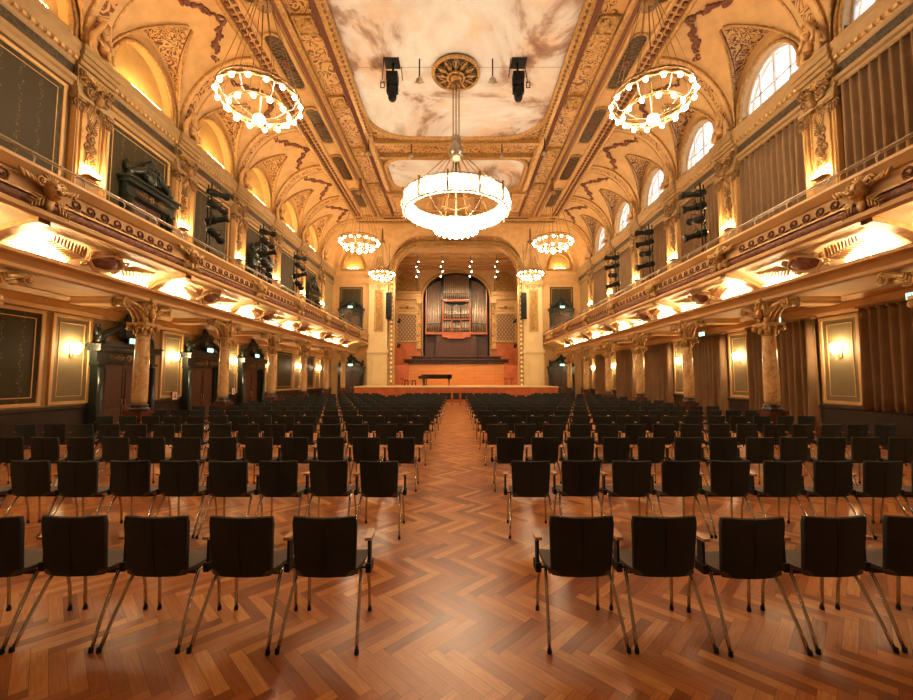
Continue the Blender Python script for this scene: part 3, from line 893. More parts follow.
# ------------------------------------------------------------ columns
def column():
    r = empty('column')
    m = MB(); m.box(-.27, .27, -.27, .27, 0, .14); m.box(-.23, .23, -.23, .23, .14, .86); m.box(-.27, .27, -.27, .27, .86, .96); m.build('pedestal', 'redmarble', r)
    m = MB(); m.lathe([(.26, .96), (.27, 1.0), (.24, 1.05), (.21, 1.07), (.235, 1.1), (.22, 1.14), (.2, 1.15)], 20); m.build('base', 'darkbase', r)
    m = MB(); m.lathe([(.195, 1.15), (.205, 1.3), (.205, 1.9), (.19, 2.7), (.175, 3.2)], 24); m.build('shaft', 'marble', r)
    m = MB(); m.lathe([(.19, 3.19), (.2, 3.23), (.18, 3.26), (.2, 3.38), (.27, 3.48), (.24, 3.5)], 16)
    for i in range(8):
        a = 2*pi*i/8; T = Matrix.Rotation(a, 4, 'Z')
        m.ell((0, -.22, 3.36), (.07, .04, .13), nu=6, nv=5, T=T); m.ell((0, -.27, 3.47), (.06, .05, .04), nu=6, nv=4, T=T)
    for i in range(4):
        T = Matrix.Rotation(pi/4+pi/2*i, 4, 'Z'); m.ell((0, -.33, 3.42), (.08, .09, .09), nu=8, nv=6, T=T)
    m.box(-.29, .29, -.29, .29, 3.5, 3.58)
    m.build('capital', 'gold', r)
    # bracket arms along x (the balcony line), curving up and out, ending in volutes
    for sg in (-1, 1):
        m = MB()
        pts = [(sg*.12, 3.55), (sg*.14, 3.72), (sg*.26, 3.92), (sg*.48, 4.06), (sg*.82, 4.14)]
        for yy in (-.14, 0, .14): m.tube([(x, yy, z) for x, z in pts], [.085, .085, .08, .075, .06], 6)
        for yy in (-.2, .14): 
            T = Matrix.Translation((0, yy+.06, 0)); spiral(m, sg*.84, 4.06, .15, 1.7, -sg, pi/2, 0, .035, 18, T)
        m.lathe([(.11, -.16), (.11, .16)], 12, T=Matrix.Translation((sg*.84, 0, 4.06)) @ Matrix.Rotation(pi/2, 4, 'X'))
        leafspray(m, sg*.18, 3.75, radians(90-sg*35), .35, 4, .1, -.22)
        m.build('scroll_bracket', 'gold', r)
    m = MB(); m.lathe([(.16, 3.57), (.12, 3.75), (.13, 4.0), (.2, 4.23)], 10)
    shell(m, 0, 3.98, .24, -.22); m.ell((0, -.25, 3.86), (.12, .1, .15)); m.ell((0, -.2, 4.22), (.08, .08, .14)); rosette(m, 0, 4.12, .12, -.3)
    for sg in (-1, 1): m.ell((sg*.14, -.22, 4.08), (.1, .05, .06), Ry(sg*.6))
    m.build('bracket_core', 'gold', r)
    tag(r, cat='column', group='marble columns carrying the balconies'); return r
place_all(column(), [((s*9.48, YK(k), 0), RL[s], 'yellow marble column with scrolled capital under the %s balcony, %s from the camera' % (SN[s], ORD[k+2])) for s in (-1, 1) for k in range(-2, 6)])

# ------------------------------------------------------------ upper pilasters
def pilaster():
    r = empty('pilaster')
    m = MB(); m.box(-.66, .66, -.10, 0, 0, 6.2); m.build('backing', 'wallcream', r)
    for sg in (-1, 1):
        m = MB(); m.box(sg*.60-.09, sg*.60+.09, -.26, -.08, .0, .35); m.box(sg*.60-.07, sg*.60+.07, -.24, -.08, .35, 4.25)
        m.tube([(sg*.60, -.25, .4), (sg*.60, -.25, 4.2)], .045, 6)
        m.build('shaft', 'cream', r)
        m = MB(); T = Matrix.Translation((sg*.60, -.24, 0))
        spiral(m, -.1, 4.35, .12, d=-1, T=T, y=0); spiral(m, .1, 4.35, .12, d=1, T=T, y=0); m.box(-.16, .16, -.1, .16, 4.44, 4.52, T)
        for i in range(3): m.ell((-.1+.1*i, -.06, 4.2), (.045, .04, .11), nu=6, nv=4, T=T)
        m.build('capital', 'golddark', r)
    m = MB(); m.box(-.40, .40, -.18, -.08, 2.2, 4.45); m.build('panel', 'cream', r)
    m = MB()
    for x in (-.40, .34): m.box(x, x+.06, -.22, -.18, 2.2, 4.45)
    m.box(-.4, .4, -.22, -.18, 2.2, 2.26)
    m.build('panel_frame', 'gold', r)
    m = MB()
    rosette(m, 0, 2.95, .17, -.2, 7); rosette(m, 0, 3.5, .2, -.2, 8)
    for z, dd in ((2.72, 1), (3.2, -1), (3.8, 1)):
        for sg in (-1, 1): spiral(m, sg*.14, z, .12, 1.5, sg*dd, pi/2, -.2, .026, 14)
    for sg in (-1, 1): leafspray(m, 0, 3.7, pi/2+sg*.35, .5, 5, .1, -.21); leafspray(m, 0, 3.3, -pi/2+sg*.3, .5, 4, .09, -.21)
    m.build('carved_trophy', 'golddark', r)
    m = MB()   # crest over the capitals breaking through the entablature
    m.box(-.74, .74, -.33, 0, 4.55, 4.66); m.box(-.71, .71, -.28, 0, 4.66, 4.85); m.box(-.68, .68, -.22, 0, 4.85, 5.55); m.box(-.72, .72, -.32, 0, 5.55, 5.68); m.box(-.74, .74, -.40, 0, 5.68, 5.82); m.box(-.78, .78, -.47, 0, 5.82, 6.0); m.box(-.80, .80, -.49, 0, 6.0, 6.12); m.build('entablature_block', 'wallcream', r)
    m = MB(); m.box(-.62, .62, -.24, -.2, 5.02, 5.45); m.build('frieze_inset', 'carved', r)
    m = MB()
    shell(m, 0, 4.7, .3, -.36); m.ell((0, -.4, 4.75), (.16, .14, .2), nu=8, nv=6)
    for sg in (-1, 1):
        spiral(m, sg*.34, 4.85, .2, 1.6, sg, 0, -.36, .05); leafspray(m, sg*.1, 4.55, -pi/2+sg*.6, .5, 5, .12, -.32)
        for i in range(5): m.ell((sg*(.12+.1*i), -.34, 5.2-.02*(i-2)**2*1.), (.07, .06, .08), nu=6, nv=4)
        spiral(m, sg*.6, 5.3, .14, 1.4, -sg, 0, -.3, .04)
    m.build('mask_crest', 'golddark', r)
    m = MB()   # seated cherub and scroll on the cornice
    for sg in (-1, 1):
        pts = [(sg*.1, -.30, 6.15), (sg*.35, -.34, 6.3), (sg*.38, -.36, 6.7), (sg*.2, -.40, 7.0), (sg*.1, -.50, 7.35)]
        m.tube(pts, [.10, .12, .10, .08, .06], 7)
        spiral(m, sg*.36, 6.35, .2, 1.5, sg, 0, -.36, .05)
        leafspray(m, sg*.12, 6.9, pi/2+sg*.5, .5, 5, .12, -.45)
    m.ell((0, -.42, 6.5), (.17, .15, .27), nu=8, nv=6); m.ell((0, -.46, 6.92), (.11, .11, .13), nu=8, nv=6)
    m.tube([(-.14, -.45, 6.65), (-.3, -.55, 6.55), (-.24, -.6, 6.4)], .05, 6); m.tube([(.14, -.45, 6.65), (.32, -.5, 6.75), (.4, -.55, 6.95)], .05, 6)
    m.tube([(-.08, -.45, 6.3), (-.1, -.68, 6.28), (-.1, -.7, 6.05)], [.08, .07, .05], 6); m.tube([(.08, -.45, 6.3), (.1, -.68, 6.28), (.12, -.7, 6.05)], [.08, .07, .05], 6)
    m.build('cherub_crest', 'cream', r)
    m = MB(); m.box(-.26, .26, -.42, -.2, 2.26, 2.30); m.cur = 1; m.box(-.22, .22, -.39, -.32, 2.30, 2.42)
    m.build('uplight', ['golddark', 'warmlamp'], r)
    tag(r, cat='pilaster', group='gilded pilasters on the upper walls'); return r
place_all(pilaster(), [((s*(XW-.0), YK(k), 5.88), RL[s], 'gilded double pilaster with glowing uplight on the upper %s wall, %s from the camera' % (SN[s], ORD[k+2])) for s in (-1, 1) for k in range(-2, 6)])
for o in COL.objects:
    if o.name.split('.')[0] == 'pilaster': o.scale = (.86, 1, 1)

# ------------------------------------------------------------ wall panels, doors, curtains
def panel(w, h, mat, name='wall_panel'):
    r = empty(name)
    MB().box(-w/2, w/2, -.03, 0, 0, h).build('field', mat, r)
    f = MB()
    for (a, b, c, d_) in ((-w/2-.09, w/2+.09, -.09, .0), (-w/2-.09, w/2+.09, h, h+.09), (-w/2-.09, -w/2, 0, h), (w/2, w/2+.09, 0, h)): f.box(a, b, -.07, 0, c, d_)
    e = .14; 
    for (a, b, c, d_) in ((-w/2+e, w/2-e, e, e+.02), (-w/2+e, w/2-e, h-e-.02, h-e), (-w/2+e, -w/2+e+.02, e, h-e), (w/2-e-.02, w/2-e, e, h-e)): f.box(a, b, -.045, -.02, c, d_)
    f.build('frame', 'cream', r)
    return r
p0 = panel(1.1, 2.48, 'olive'); tag(p0, cat='wall panel', group='olive panels behind the wall lamps')
place_all(p0, [((s*XW, YK(k), 1.24), RL[s], 'olive wall panel behind the %s lamp from the camera on the lower %s wall' % (ORD[k+2], SN[s])) for s in (-1, 1) for k in range(-2, 6)])
p1 = panel(2.5, 2.48, 'paper', 'wallpaper_panel'); tag(p1, cat='wall panel', group='striped wallpaper panels on the lower left wall')
place_all(p1, [((-XW, BC(k), 1.24), RL[-1], 'framed striped wallpaper panel on the lower left wall, %s' % w) for k, w in ((-2, 'just outside the picture edge'), (-1, 'before the nearest carved door'), (3, 'just past the three carved doors'), (4, 'nearest the stage'))])
p2 = panel(2.75, 4.6, 'paper', 'wallpaper_panel'); tag(p2, cat='wall panel', group='striped wallpaper panels on the upper left wall')
place_all(p2, [((-XW, BC(k), 5.95), RL[-1], 'tall striped wallpaper panel on the upper left wall, %s from the camera' % ORD[k+2]) for k in range(-2, 5)])
p3 = panel(2.2, 4.6, 'paper', 'wallpaper_panel'); tag(p3, cat='wall panel', group='striped wallpaper panels on the end wall')
place_all(p3, [((s*9.9, Y1, 5.95), 0, 'striped wallpaper panel behind the balcony door at the %s end wall' % SN[s]) for s in (-1, 1)])

def door(n, loc, rz, w=2.5, h=2.95, ph=1.05):
    r = empty('door_%d' % n, loc, rz, kind='structure')
    lw = w/2-.42
    for sg in (-1, 1):
        m = MB(); a, b = sorted((0.012*sg, sg*lw)); m.box(a, b, -.12, -.04, 0, h-.55)
        for z0, z1 in ((.15, .9), (1.0, h-.7)):
            m.box(a+.1, b-.1, -.15, -.12, z0, z1)
        lf = m.build('door_leaf', 'doorwood', r)
        m = MB(); m.tube([(sg*.07, -.15, 1.0), (sg*.07, -.2, 1.02), (sg*.07, -.2, 1.2), (sg*.07, -.15, 1.22)], .014, 5); m.build('handle', 'steel', lf)
    m = MB()
    for sg in (-1, 1):
        a, b = sorted((sg*lw, sg*(lw+.16))); m.box(a, b, -.22, 0, 0, h-.5)
        a, b = sorted((sg*(lw+.16), sg*(w/2))); m.box(a, b, -.34, 0, 0, .3); m.box(a+.03, b-.03, -.30, 0, .3, h-.6); m.box(a-.02, b+.02, -.38, 0, h-.6, h-.5)
        m.lathe([(.10, .35), (.11, .6), (.1, h-.65)], 10, c=(sg*(w/2-.13), -.32, 0))
    m.box(-lw-.1, lw+.1, -.2, 0, h-.55, h-.42)
    m.box(-w/2, w/2, -.30, 0, h-.5, h-.15); m.box(-w/2-.08, w/2+.08, -.46, 0, h-.15, h+.0); m.box(-w/2-.14, w/2+.14, -.52, 0, h, h+.07)
    m.build('surround', 'doorsur', r)
    m = MB(); T = Matrix.Translation((0, -.15, h+.07))
    for sg in (-1, 1):
        pts = [(sg*w*.46, -.1, .05), (sg*w*.40, -.1, .30*ph), (sg*w*.25, -.1, .45*ph), (sg*w*.15, -.1, .62*ph), (sg*w*.14, -.1, .78*ph)]
        m.tube(pts, [.10, .12, .12, .10, .07], 7, T)
        spiral(m, sg*w*.12, .70*ph, .16, 1.4, sg, 0, -.12, .06, 16, T); spiral(m, sg*w*.42, .25, .14, 1.4, -sg, 0, -.12, .06, 16, T)
        m.ell((sg*w*.44, 0, .42), (.09, .09, .16), T=T); m.ell((sg*w*.44, 0, .62), .06, T=T)
        leafspray(m, sg*.15, .25, pi/2-sg*.8, .55, 5, .13, -.12, T)
    m.ell((0, -.08, .42*ph), (.26, .16, .32*ph), nu=12, nv=8, T=T); shell(m, 0, .75*ph, .3, -.1, T); m.ell((0, -.05, .98*ph), (.1, .09, .14), T=T)
    m.box(-w*.42, w*.42, -.2, .15, 0, .12, T)
    m.build('carved_pediment', 'doorsur', r)
    m = MB()
    rosette(m, 0, h-.33, .14, -.31); leafspray(m, .2, h-.33, 0, .6, 5, .09, -.31); leafspray(m, -.2, h-.33, pi, .6, 5, .09, -.31)
    m.build('carved_frieze', 'golddark', r)
    return r
dn_ = 1
EX = []
for k in (0, 1, 2):
    door(dn_, (-XW, BC(k)-.35, 0), RL[-1]); EX.append(((-XW+.42, BC(k)-.35, 3.12-.02), RL[-1], 'over the %s carved door from the camera, lower left wall' % ORD[k])); dn_ += 1
for s in (-1, 1):
    door(dn_, (s*9.75, Y1, 0), 0, 2.4, 2.95); EX.append(((s*9.75, Y1-.42, 3.1), 0, 'over the door at the foot of the %s end wall' % SN[s])); dn_ += 1
    door(dn_, (s*9.8, Y1, 5.46), 0, 2.2, 2.9); EX.append(((s*9.8, Y1-.62, 8.45), 0, 'over the balcony door on the %s end wall' % SN[s])); dn_ += 1
for k in (0, 2, 4):
    door(dn_, (-XW, BC(k)+.3, 5.46), RL[-1], 2.3, 3.4); dn_ += 1
# exit signs
def exit_sign():
    r = empty('exit_sign')
    MB().box(-.22, .22, -.05, 0, 0, .2).build('housing', 'steel', r)
    m = MB(); m.box(-.2, .2, -.062, -.05, .02, .18); m.build('lit_face', 'exit', r)
    m = MB()   # running figure and arrow
    m.box(.04, .16, -.068, -.062, .09, .11); m.prism([(.13, .06), (.18, .10), (.13, .14)], -.068, -.062)
    m.ell((-.07, -.065, .145), (.016, .004, .016)); m.tube([(-.07, -.066, .13), (-.08, -.066, .09), (-.05, -.066, .06), (-.06, -.066, .03)], .009, 4); m.tube([(-.08, -.066, .09), (-.11, -.066, .06)], .009, 4); m.tube([(-.11, -.066, .11), (-.07, -.066, .125), (-.03, -.066, .10)], .007, 4)
    m.build('pictogram', 'doorsur', r)
    tag(r, cat='exit sign', group='lit exit signs'); return r
exr = exit_sign()
for k in (-1, 0, 1): EX.append(((XW-.3, BC(k)-.2, 3.86), RL[1], 'above the %s curtain from the camera on the lower right wall' % ORD[k+1]))
place_all(exr, [(l, rz, 'lit exit sign '+t) for l, rz, t in EX])
# curtains
def curtain(w, h, per=.27, amp=.105, seed=1):
    rnd = random.Random(seed); nx = int(w/per*10); nz = 7
    ph = [rnd.uniform(-.5, .5) for _ in range(40)]
    def yy(x, t):
        i = x/per; a = i*2*pi+ph[int(i) % 40]*.9
        return -.12-amp*(sin(a)+.35*sin(a*.5+1)*t)*(0.75+.35*t)
    rows = []
    for j in range(nz+1):
        t = j/nz; z = h*(1-t)
        f = [(-w/2+w*i/nx, yy(w*i/nx, t), z) for i in range(nx+1)]
        b_ = [(x, y+.02, z) for x, y, z in reversed(f)]
        rows.append(f+b_)
    m = MB(); m.grid(rows, closed_u=True, cap=True)
    return m
def curt(w, h, cat_group, seed=1):
    r = empty('curtain'); curtain(w, h, seed=seed).build('cloth', 'curtain', r)
    MB().box(-w/2-.04, w/2+.04, -.2, 0, h, h+.07).build('curtain_rail', 'golddark', r)
    tag(r, cat='curtain', group=cat_group); return r
cu = curt(3.0, 4.75, 'tall curtains of the upper right wall')
place_all(cu, [((XW, BC(k), 5.9), RL[1], 'tall pleated brown curtain on the upper right wall, %s from the camera' % ORD[k+2]) for k in range(-2, 5)])
cu = curt(2.9, 3.75, 'long curtains of the lower right wall', 3)
place_all(cu, [((XW-.08, BC(k), .08), RL[1], 'floor-length pleated brown curtain on the lower right wall, %s from the camera' % ORD[k]) for k in range(0, 5)])
cu = curt(2.9, 2.85, 'short curtains above the wainscot', 5)
place_all(cu, [((XW, BC(k), 1.05), RL[1], 'shorter pleated curtain hanging above the dark wainscot, %s' % w) for k, w in ((-1, 'at the right picture edge'), (-2, 'just beyond the right picture edge'))])

# wall sconces
def sconce():
    r = empty('wall_sconce')
    m = MB(); m.box(-.07, .07, -.03, 0, 0, .4); m.tube([(0, -.02, .1), (0, -.12, .08), (0, -.16, .16)], .016, 6); m.build('backplate', 'golddark', r)
    m = MB(); m.lathe([(.06, .12), (.11, .19), (.12, .34), (.09, .43)], 12, c=(0, -.16, 0)); m.build('glass_shade', 'warmlamp2', r)
    tag(r, cat='wall lamp', group='glowing wall sconces'); return r
M['warmlamp2'] = glow('sconce_glass', (1, .72, .38), 75)
place_all(sconce(), [((s*(XW-.03), YK(k), 2.55), RL[s], 'glowing wall sconce on the %s wall under the balcony, %s from the camera' % (SN[s], ORD[k+2])) for s in (-1, 1) for k in range(-2, 6)])
# small notices
m = MB(); m.box(-.17, .17, -.02, 0, 0, .36); m.cur = 1; m.box(-.14, .14, -.024, -.02, .03, .33); m.cur = 0; m.box(-.07, .07, -.028, -.024, .10, .17); m.box(-.03, .07, -.028, -.024, .19, .25)
nt0 = m.build('notice_sign', ['redframe', 'white'], cat='sign', group='small notices between the left doors')
place_all(nt0, [((-XW, YK(k)+.12, 1.04+z), RL[-1], 'small red-bordered notice on the left wall, %s' % w) for k, z, w in ((1, .0, 'between first and second carved doors'), (2, .05, 'between second and third carved doors'), (4, .05, 'beyond the three carved doors'))])
for o in bpy.data.objects:
    if o.name.startswith('notice_sign'): o.location.x = -XW+.115

# ------------------------------------------------------------ stage
st = empty('stage', (0, 33, 0), label='raised stage platform with red wood front below the arch', cat='stage')
T = Matrix.Translation((0, -33, 0))
MB().box(-8.2, 8.2, 33.0, 37.4, 0, 1.22, T).build('front', 'redwood', st)
m = MB(); m.box(-8.25, 8.25, 32.94, 37.4, 1.22, 1.30, T); m.build('deck_edge', 'ivory', st)
MB().box(-5.7, 5.7, 37.4, 38.4, 1.2, 1.30, T).box(-7.0, 7.0, 38.4, 46, 1.2, 1.30, T).build('deck', 'boards', st)
# stage house
sw = MB()
for s in (-1, 1): sw.box(s*7.0, s*7.3, 38.4, 46.2, 0, 14.6)
sw.build('wall_stage_sides', 'cream', kind='structure')
bw = MB()
NA = [(-3.75, 1.3)]+arch_pts(3.75, 3.0, 11.0, 24)+[(3.75, 1.3)]
NO = [(-7.2, 1.3)]+[(x*1.92, 14.75 if True else 0) for x, z in arch_pts(3.75, 3.0, 11.0, 24)]+[(7.2, 1.3)]
bw.band(NA, NO, 46.0, 46.4); bw.build('wall_stage_back', 'cream', kind='structure')
MB().box(-7.3, 7.3, 38.35, 46.4, 14.35, 14.6).build('ceiling_stage', 'cream', kind='structure')
cb = MB()
for y in (39.6, 41, 42.4, 43.8, 45.2): cb.box(-7, 7, y, y+.12, 14.2, 14.35)
cb.build('trim_stage_beams', 'gold', kind='structure')
nb = MB(); nb.band(NA, [(x*1.03, z*1.015) for x, z in NA], 46.0, 48.2); nb.box(-4.2, 4.2, 48.2, 48.5, 0, 14.5); nb.build('wall_organ_niche', 'organdark', kind='structure')
nm = MB(); nm.tube([(x*1.03, 45.95, z*1.01) for x, z in NA], .12, 8); nm.tube([(x*1.11, 45.97, z*1.02) for x, z in NA], .07, 6); nm.build('trim_niche_moulding', 'gold', kind='structure')
for s in (-1, 1):
    m = MB(); a, b = sorted((s*3.95, s*7.0))
    m.box(a, b, 45.55, 46, 11.3, 11.55); m.box(a, b, 45.7, 46, 10.9, 11.3); m.box(a, b, 45.4, 46, 11.55, 11.75)
    m.build('trim_stage_cornice', 'gold', kind='structure')
    r = empty('lattice_panel', (s*5.6, 46, 6.2), label='patterned fabric panel in gold frame, %s of the organ' % SN[s], cat='panel', group='framed panels beside the organ')
    MB().box(-1.05, 1.05, -.1, 0, 0, 3.0).build('field', 'lattice', r)
    m = MB()
    for q in ((-1.2, 1.2, -.15, 0), (-1.2, 1.2, 3.0, 3.15), (-1.2, -1.05, 0, 3), (1.05, 1.2, 0, 3)): m.box(q[0], q[1], -.18, 0, q[2], q[3])
    m.build('frame', 'gold', r)
    r = empty('gilded_tympanum', (s*5.6, 46, 9.55), label='gilded relief panel above the patterned panel %s of the organ' % SN[s], cat='panel', group='gilded reliefs beside the organ')
    m = MB(); m.prism([(x, z) for x, z in arch_pts(1.1, 1.0, 0, 14)], -.12, 0); m.build('field', 'gold', r)
    m = MB(); rosette(m, 0, .45, .25, -.15); leafspray(m, .25, .35, 0.1, .65, 5, .12, -.15); leafspray(m, -.25, .35, pi-.1, .65, 5, .12, -.15); m.build('relief', 'golddark', r)
    r = empty('stage_pilaster', (s*4.22, 46, 5.3), label='slim gilded pilaster at the %s edge of the organ niche' % SN[s], cat='pilaster', group='pilasters of the organ niche')
    MB().box(-.2, .2, -.25, 0, .5, 5.6).build('shaft', 'strip', r)
    m = MB(); m.box(-.3, .3, -.35, 0, 0, .2); m.prism([(-.3, .2), (.3, .2), (.2, .5), (-.2, .5)], -.3, 0); m.box(-.3, .3, -.35, 0, 5.2, 5.6); rosette(m, 0, 5.0, .2, -.28); m.build('capital', 'gold', r)
    # red dado below the panel
    MB().box(*sorted((s*3.95, s*7.0)), 45.9, 46.0, 1.3, 5.9).build('trim_stage_dado', 'redwood', kind='structure')
    # painted lunette above cornice
    r = empty('wall_painting', (s*5.5, 46, 11.75), label='arched red and gold wall painting above the cornice %s of the organ' % SN[s], cat='painting', group='arched paintings over the stage')
    m = MB(); m.prism([(x, z) for x, z in arch_pts(1.25, 2.3, 0, 18, .5)], -.08, 0); m.build('canvas', 'carved', r)
    m = MB(); m.tube([(x, -.1, z) for x, z in arch_pts(1.25, 2.3, 0, 18, .5)], .09, 6); m.build('frame', 'gold', r)
# choir stalls
ch = empty('choir_rostrum', (0, 43, 1.3), label='orange boarded rostrum wall with dark stepped rails before the organ', cat='rostrum')
MB().box(-5.0, 5.0, 0, .2, 0, 2.15).build('front_wall', 'boards', ch)
m = MB()
for s in (-1, 1):
    m.add([(s*5.0, 0, 0), (s*6.9, -1.2, 0), (s*6.9, -1.2, 1.9), (s*5.0, 0, 2.15), (s*5.0, .2, 0), (s*6.9, -1.0, 0), (s*6.9, -1.0, 1.9), (s*5.0, .2, 2.15)], [(0, 1, 2, 3), (7, 6, 5, 4), (3, 2, 6, 7), (1, 5, 6, 2), (0, 3, 7, 4)])
m.build('side_wall', 'redwood', ch)
for i, (w, zz, yy) in enumerate(((5.05, 2.15, -.08), (5.75, 2.62, .9), (5.0, 3.0, 1.8))):
    MB().box(-w, w, yy, yy+.3, zz, zz+.13).build('rail', 'doorwood' if i else 'wains', ch)
    MB().box(-w+.1, w-.1, yy+.3, yy+.9, zz-.25, zz).build('riser', 'redmarble', ch)
# organ
og = empty('pipe_organ', (0, 46.2, 3.6), label='large pipe organ with red wood case in the arched niche', cat='organ')
m = MB(); m.box(-2.3, 2.3, 0, 1.2, .5, 3.4); m.box(-3.6, 3.6, .7, 1.5, 0, 3.6)
m.build('lower_case', 'doorwood', og)
m = MB()
for i in range(9): m.box(-2.1+i*.5, -2.0+i*.5, -.05, 0, .6, 3.2)
m.build('case_stiles', 'redmarble', og)
m = MB()
m.box(-3.5, 3.5, -.25, .4, 3.35, 3.62); m.box(-1.6, 1.6, -.4, .2, 3.0, 3.35); m.box(-1.0, 1.0, -.45, .2, 2.85, 3.05)
for x in (-1.62, 1.50): m.box(x, x+.14, -.42, -.2, 3.35, 7.3)
m.box(-1.62, 1.64, -.42, -.2, 7.1, 7.35); m.box(-1.5, 1.5, -.38, -.2, 5.0, 5.12)
for x in (-.55, .45): m.box(x, x+.1, -.38, -.2, 3.5, 5.1)
for x in (-3.5, 3.38): m.box(x, x+.12, -.2, 0, 3.5, 8.6)
m.build('case_frame', 'redwood', og)
def pipe(x, y, z, h, r):
    m = MB(); m.lathe([(r*.25, 0), (r*.9, h*.12+.1), (r, h*.12+.14), (r, h)], 10, c=(x, y, z)); m.cur = 1; m.box(x-r*.45, x+r*.45, y-r*1.02, y-r*.8, z+h*.12+.16, z+h*.12+.3)
    m.build('organ_pipe', ['orgpipe', 'black'], og)
for sg in (-1, 1):
    for i in range(9):
        t = i/8; x = sg*(1.85+t*1.5); pipe(x, -.12+.35*sin(pi*t)*-1+.2, 3.65+.35*abs(sin(pi*t))*0, 5.0+.9*sin(pi*(1-t)*.5)-.7*sin(pi*t)*.2, .088)
for i in range(13): x = -1.35+i*.225; pipe(x, -.2, 7.45, 2.5+.25*cos(x*1.1), .095)
for i in range(5): x = -.36+i*.18; pipe(x, -.3, 5.15, 1.6-.12*abs(i-2), .07)
for sg in (-1, 1):
    for i in range(5): x = sg*(.65+i*.19); pipe(x, -.28, 5.15, 1.4+.1*i, .075)
    for i in range(5): x = sg*(.65+i*.19); pipe(x, -.32, 3.65, 1.15, .07)
for i in range(5): x = -.36+i*.18; pipe(x, -.36, 3.65, 1.0, .06)
m = MB(); m.box(-3.4, 3.4, .3, 1.2, 3.6, 9.6); m.build('swell_box', 'organdark', og)
m = MB(); pts = [(-1.6+3.2*i/16, -.3, 7.6-.35*sin(pi*i/16)) for i in range(17)]; m.tube(pts, .05, 6)
for sg in (-1, 1): m.tube([(sg*(1.7+1.7*i/10), -.15, 8.6+.35*(1-(i/5-1)**2)*-1+.5*(i/10)) for i in range(11)], .05, 6)
for sg in (-1, 1): m.tube([(sg*(1.7+1.7*i/10), -.2, 4.0-.3*(1-(i/5-1)**2)) for i in range(11)], .04, 6)
m.build('carved_band', 'golddark', og)

# grand piano
gp = empty('grand_piano', (-1.75, 37.2, 1.3), label='black grand piano with closed lid standing left of centre on the stage', cat='piano')
out = [(-1.35, -.75), (-.95, -.78), (1.0, -.70), (1.35, -.45), (1.38, -.15), (1.1, .12), (.5, .3), (.1, .6), (-.3, .74), (-1.35, .75)]
def slab(o, z0, z1, sc=1.):
    m = MB(); n = len(o); m.add([(x*sc, y*sc, z0) for x, y in o]+[(x*sc, y*sc, z1) for x, y in o], [tuple(range(n))[::-1], tuple(range(n, 2*n))]+[(i, (i+1) % n, n+(i+1) % n, n+i) for i in range(n)]); return m
slab(out, .62, .98).build('body', 'pianoblack', gp); slab(out, .985, 1.01, 1.02).build('lid', 'pianoblack', gp)
m = MB(); m.box(-1.62, -1.35, -.72, .72, .62, .74); m.box(-1.62, -1.35, -.75, -.68, .62, .85); m.box(-1.62, -1.35, .68, .75, .62, .85); m.build('key_bed', 'pianoblack', gp)
MB().box(-1.6, -1.42, -.66, .66, .74, .76).build('keyboard', 'white', gp)
for x, y in ((-1.2, -.55), (-1.2, .55), (1.1, -.3)):
    MB().lathe([(.10, .62), (.09, .5), (.055, .1), (.04, .05), (.045, 0)], 10, c=(x, y, 0)).build('leg', 'pianoblack', gp)
m = MB(); m.box(-1.0, -.92, -.12, .12, .12, .62); m.box(-1.12, -.85, -.14, .14, .05, .12); m.build('pedal_lyre', 'pianoblack', gp)
def bench(name, lab, loc, w=.6):
    r = empty(name, loc, 0, label=lab, cat='bench')
    MB().box(-.18, .18, -w/2, w/2, .42, .50).build('cushion', 'black', r)
    for x in (-.15, .15):
        for y in (-w/2+.04, w/2-.04): MB().tube([(x, y, 0), (x, y, .43)], .022, 6).build('leg', 'black', r)
bench('piano_bench', 'small black piano bench at the keyboard end of the grand piano', (-3.85, 37.2, 1.3))
bench('stage_stool', 'small black stool standing left of the piano bench on stage', (-4.55, 37.4, 1.3), .35)
def music_stand(loc, lab):
    r = empty('music_stand', loc, 0, label=lab, cat='music stand')
    m = MB(); m.tube([(0, 0, .05), (0, 0, .55)], .015, 6)
    for i in range(3): a = 2*pi*i/3; m.tube([(0, 0, .15), (.2*cos(a), .2*sin(a), 0)], .012, 5)
    m.build('tripod', 'black', r)
    MB().box(-.22, .22, -.02, 0, .5, .75, Matrix.Rotation(.2, 4, 'X')).build('desk', 'redwood', r)
music_stand((-5.1, 38.8, 1.3), 'low wooden stand at the left corner of the stage')
music_stand((4.7, 38.8, 1.3), 'low wooden stand at the right corner of the stage, left one')
music_stand((5.25, 39.0, 1.3), 'low wooden stand at the right corner of the stage, rightmost one')

# line array loudspeakers
def line_array():
    r = empty('line_array_speaker')
    m = MB()
    m.box(-.24, .24, -.1, .3, 0, 2.36)
    m.build('cabinet', 'black', r)
    m = MB()
    for i in range(8): m.box(-.22, .22, -.14, -.1, .03+i*.295, .03+i*.295+.26)
    m.build('grille', 'black', r)
    m = MB(); m.tube([(0, .1, 2.3), (0, .1, 7.8)], .012, 5); m.box(-.2, .2, 0, .2, 2.36, 2.44); m.build('hanging_cable', 'black', r)
    tag(r, cat='loudspeaker', group='black line array loudspeakers'); return r
place_all(line_array(), [((s*6.2, 37.0, 7.4), 0, 'tall black line array loudspeaker hanging %s of the stage opening' % SN[s]) for s in (-1, 1)])

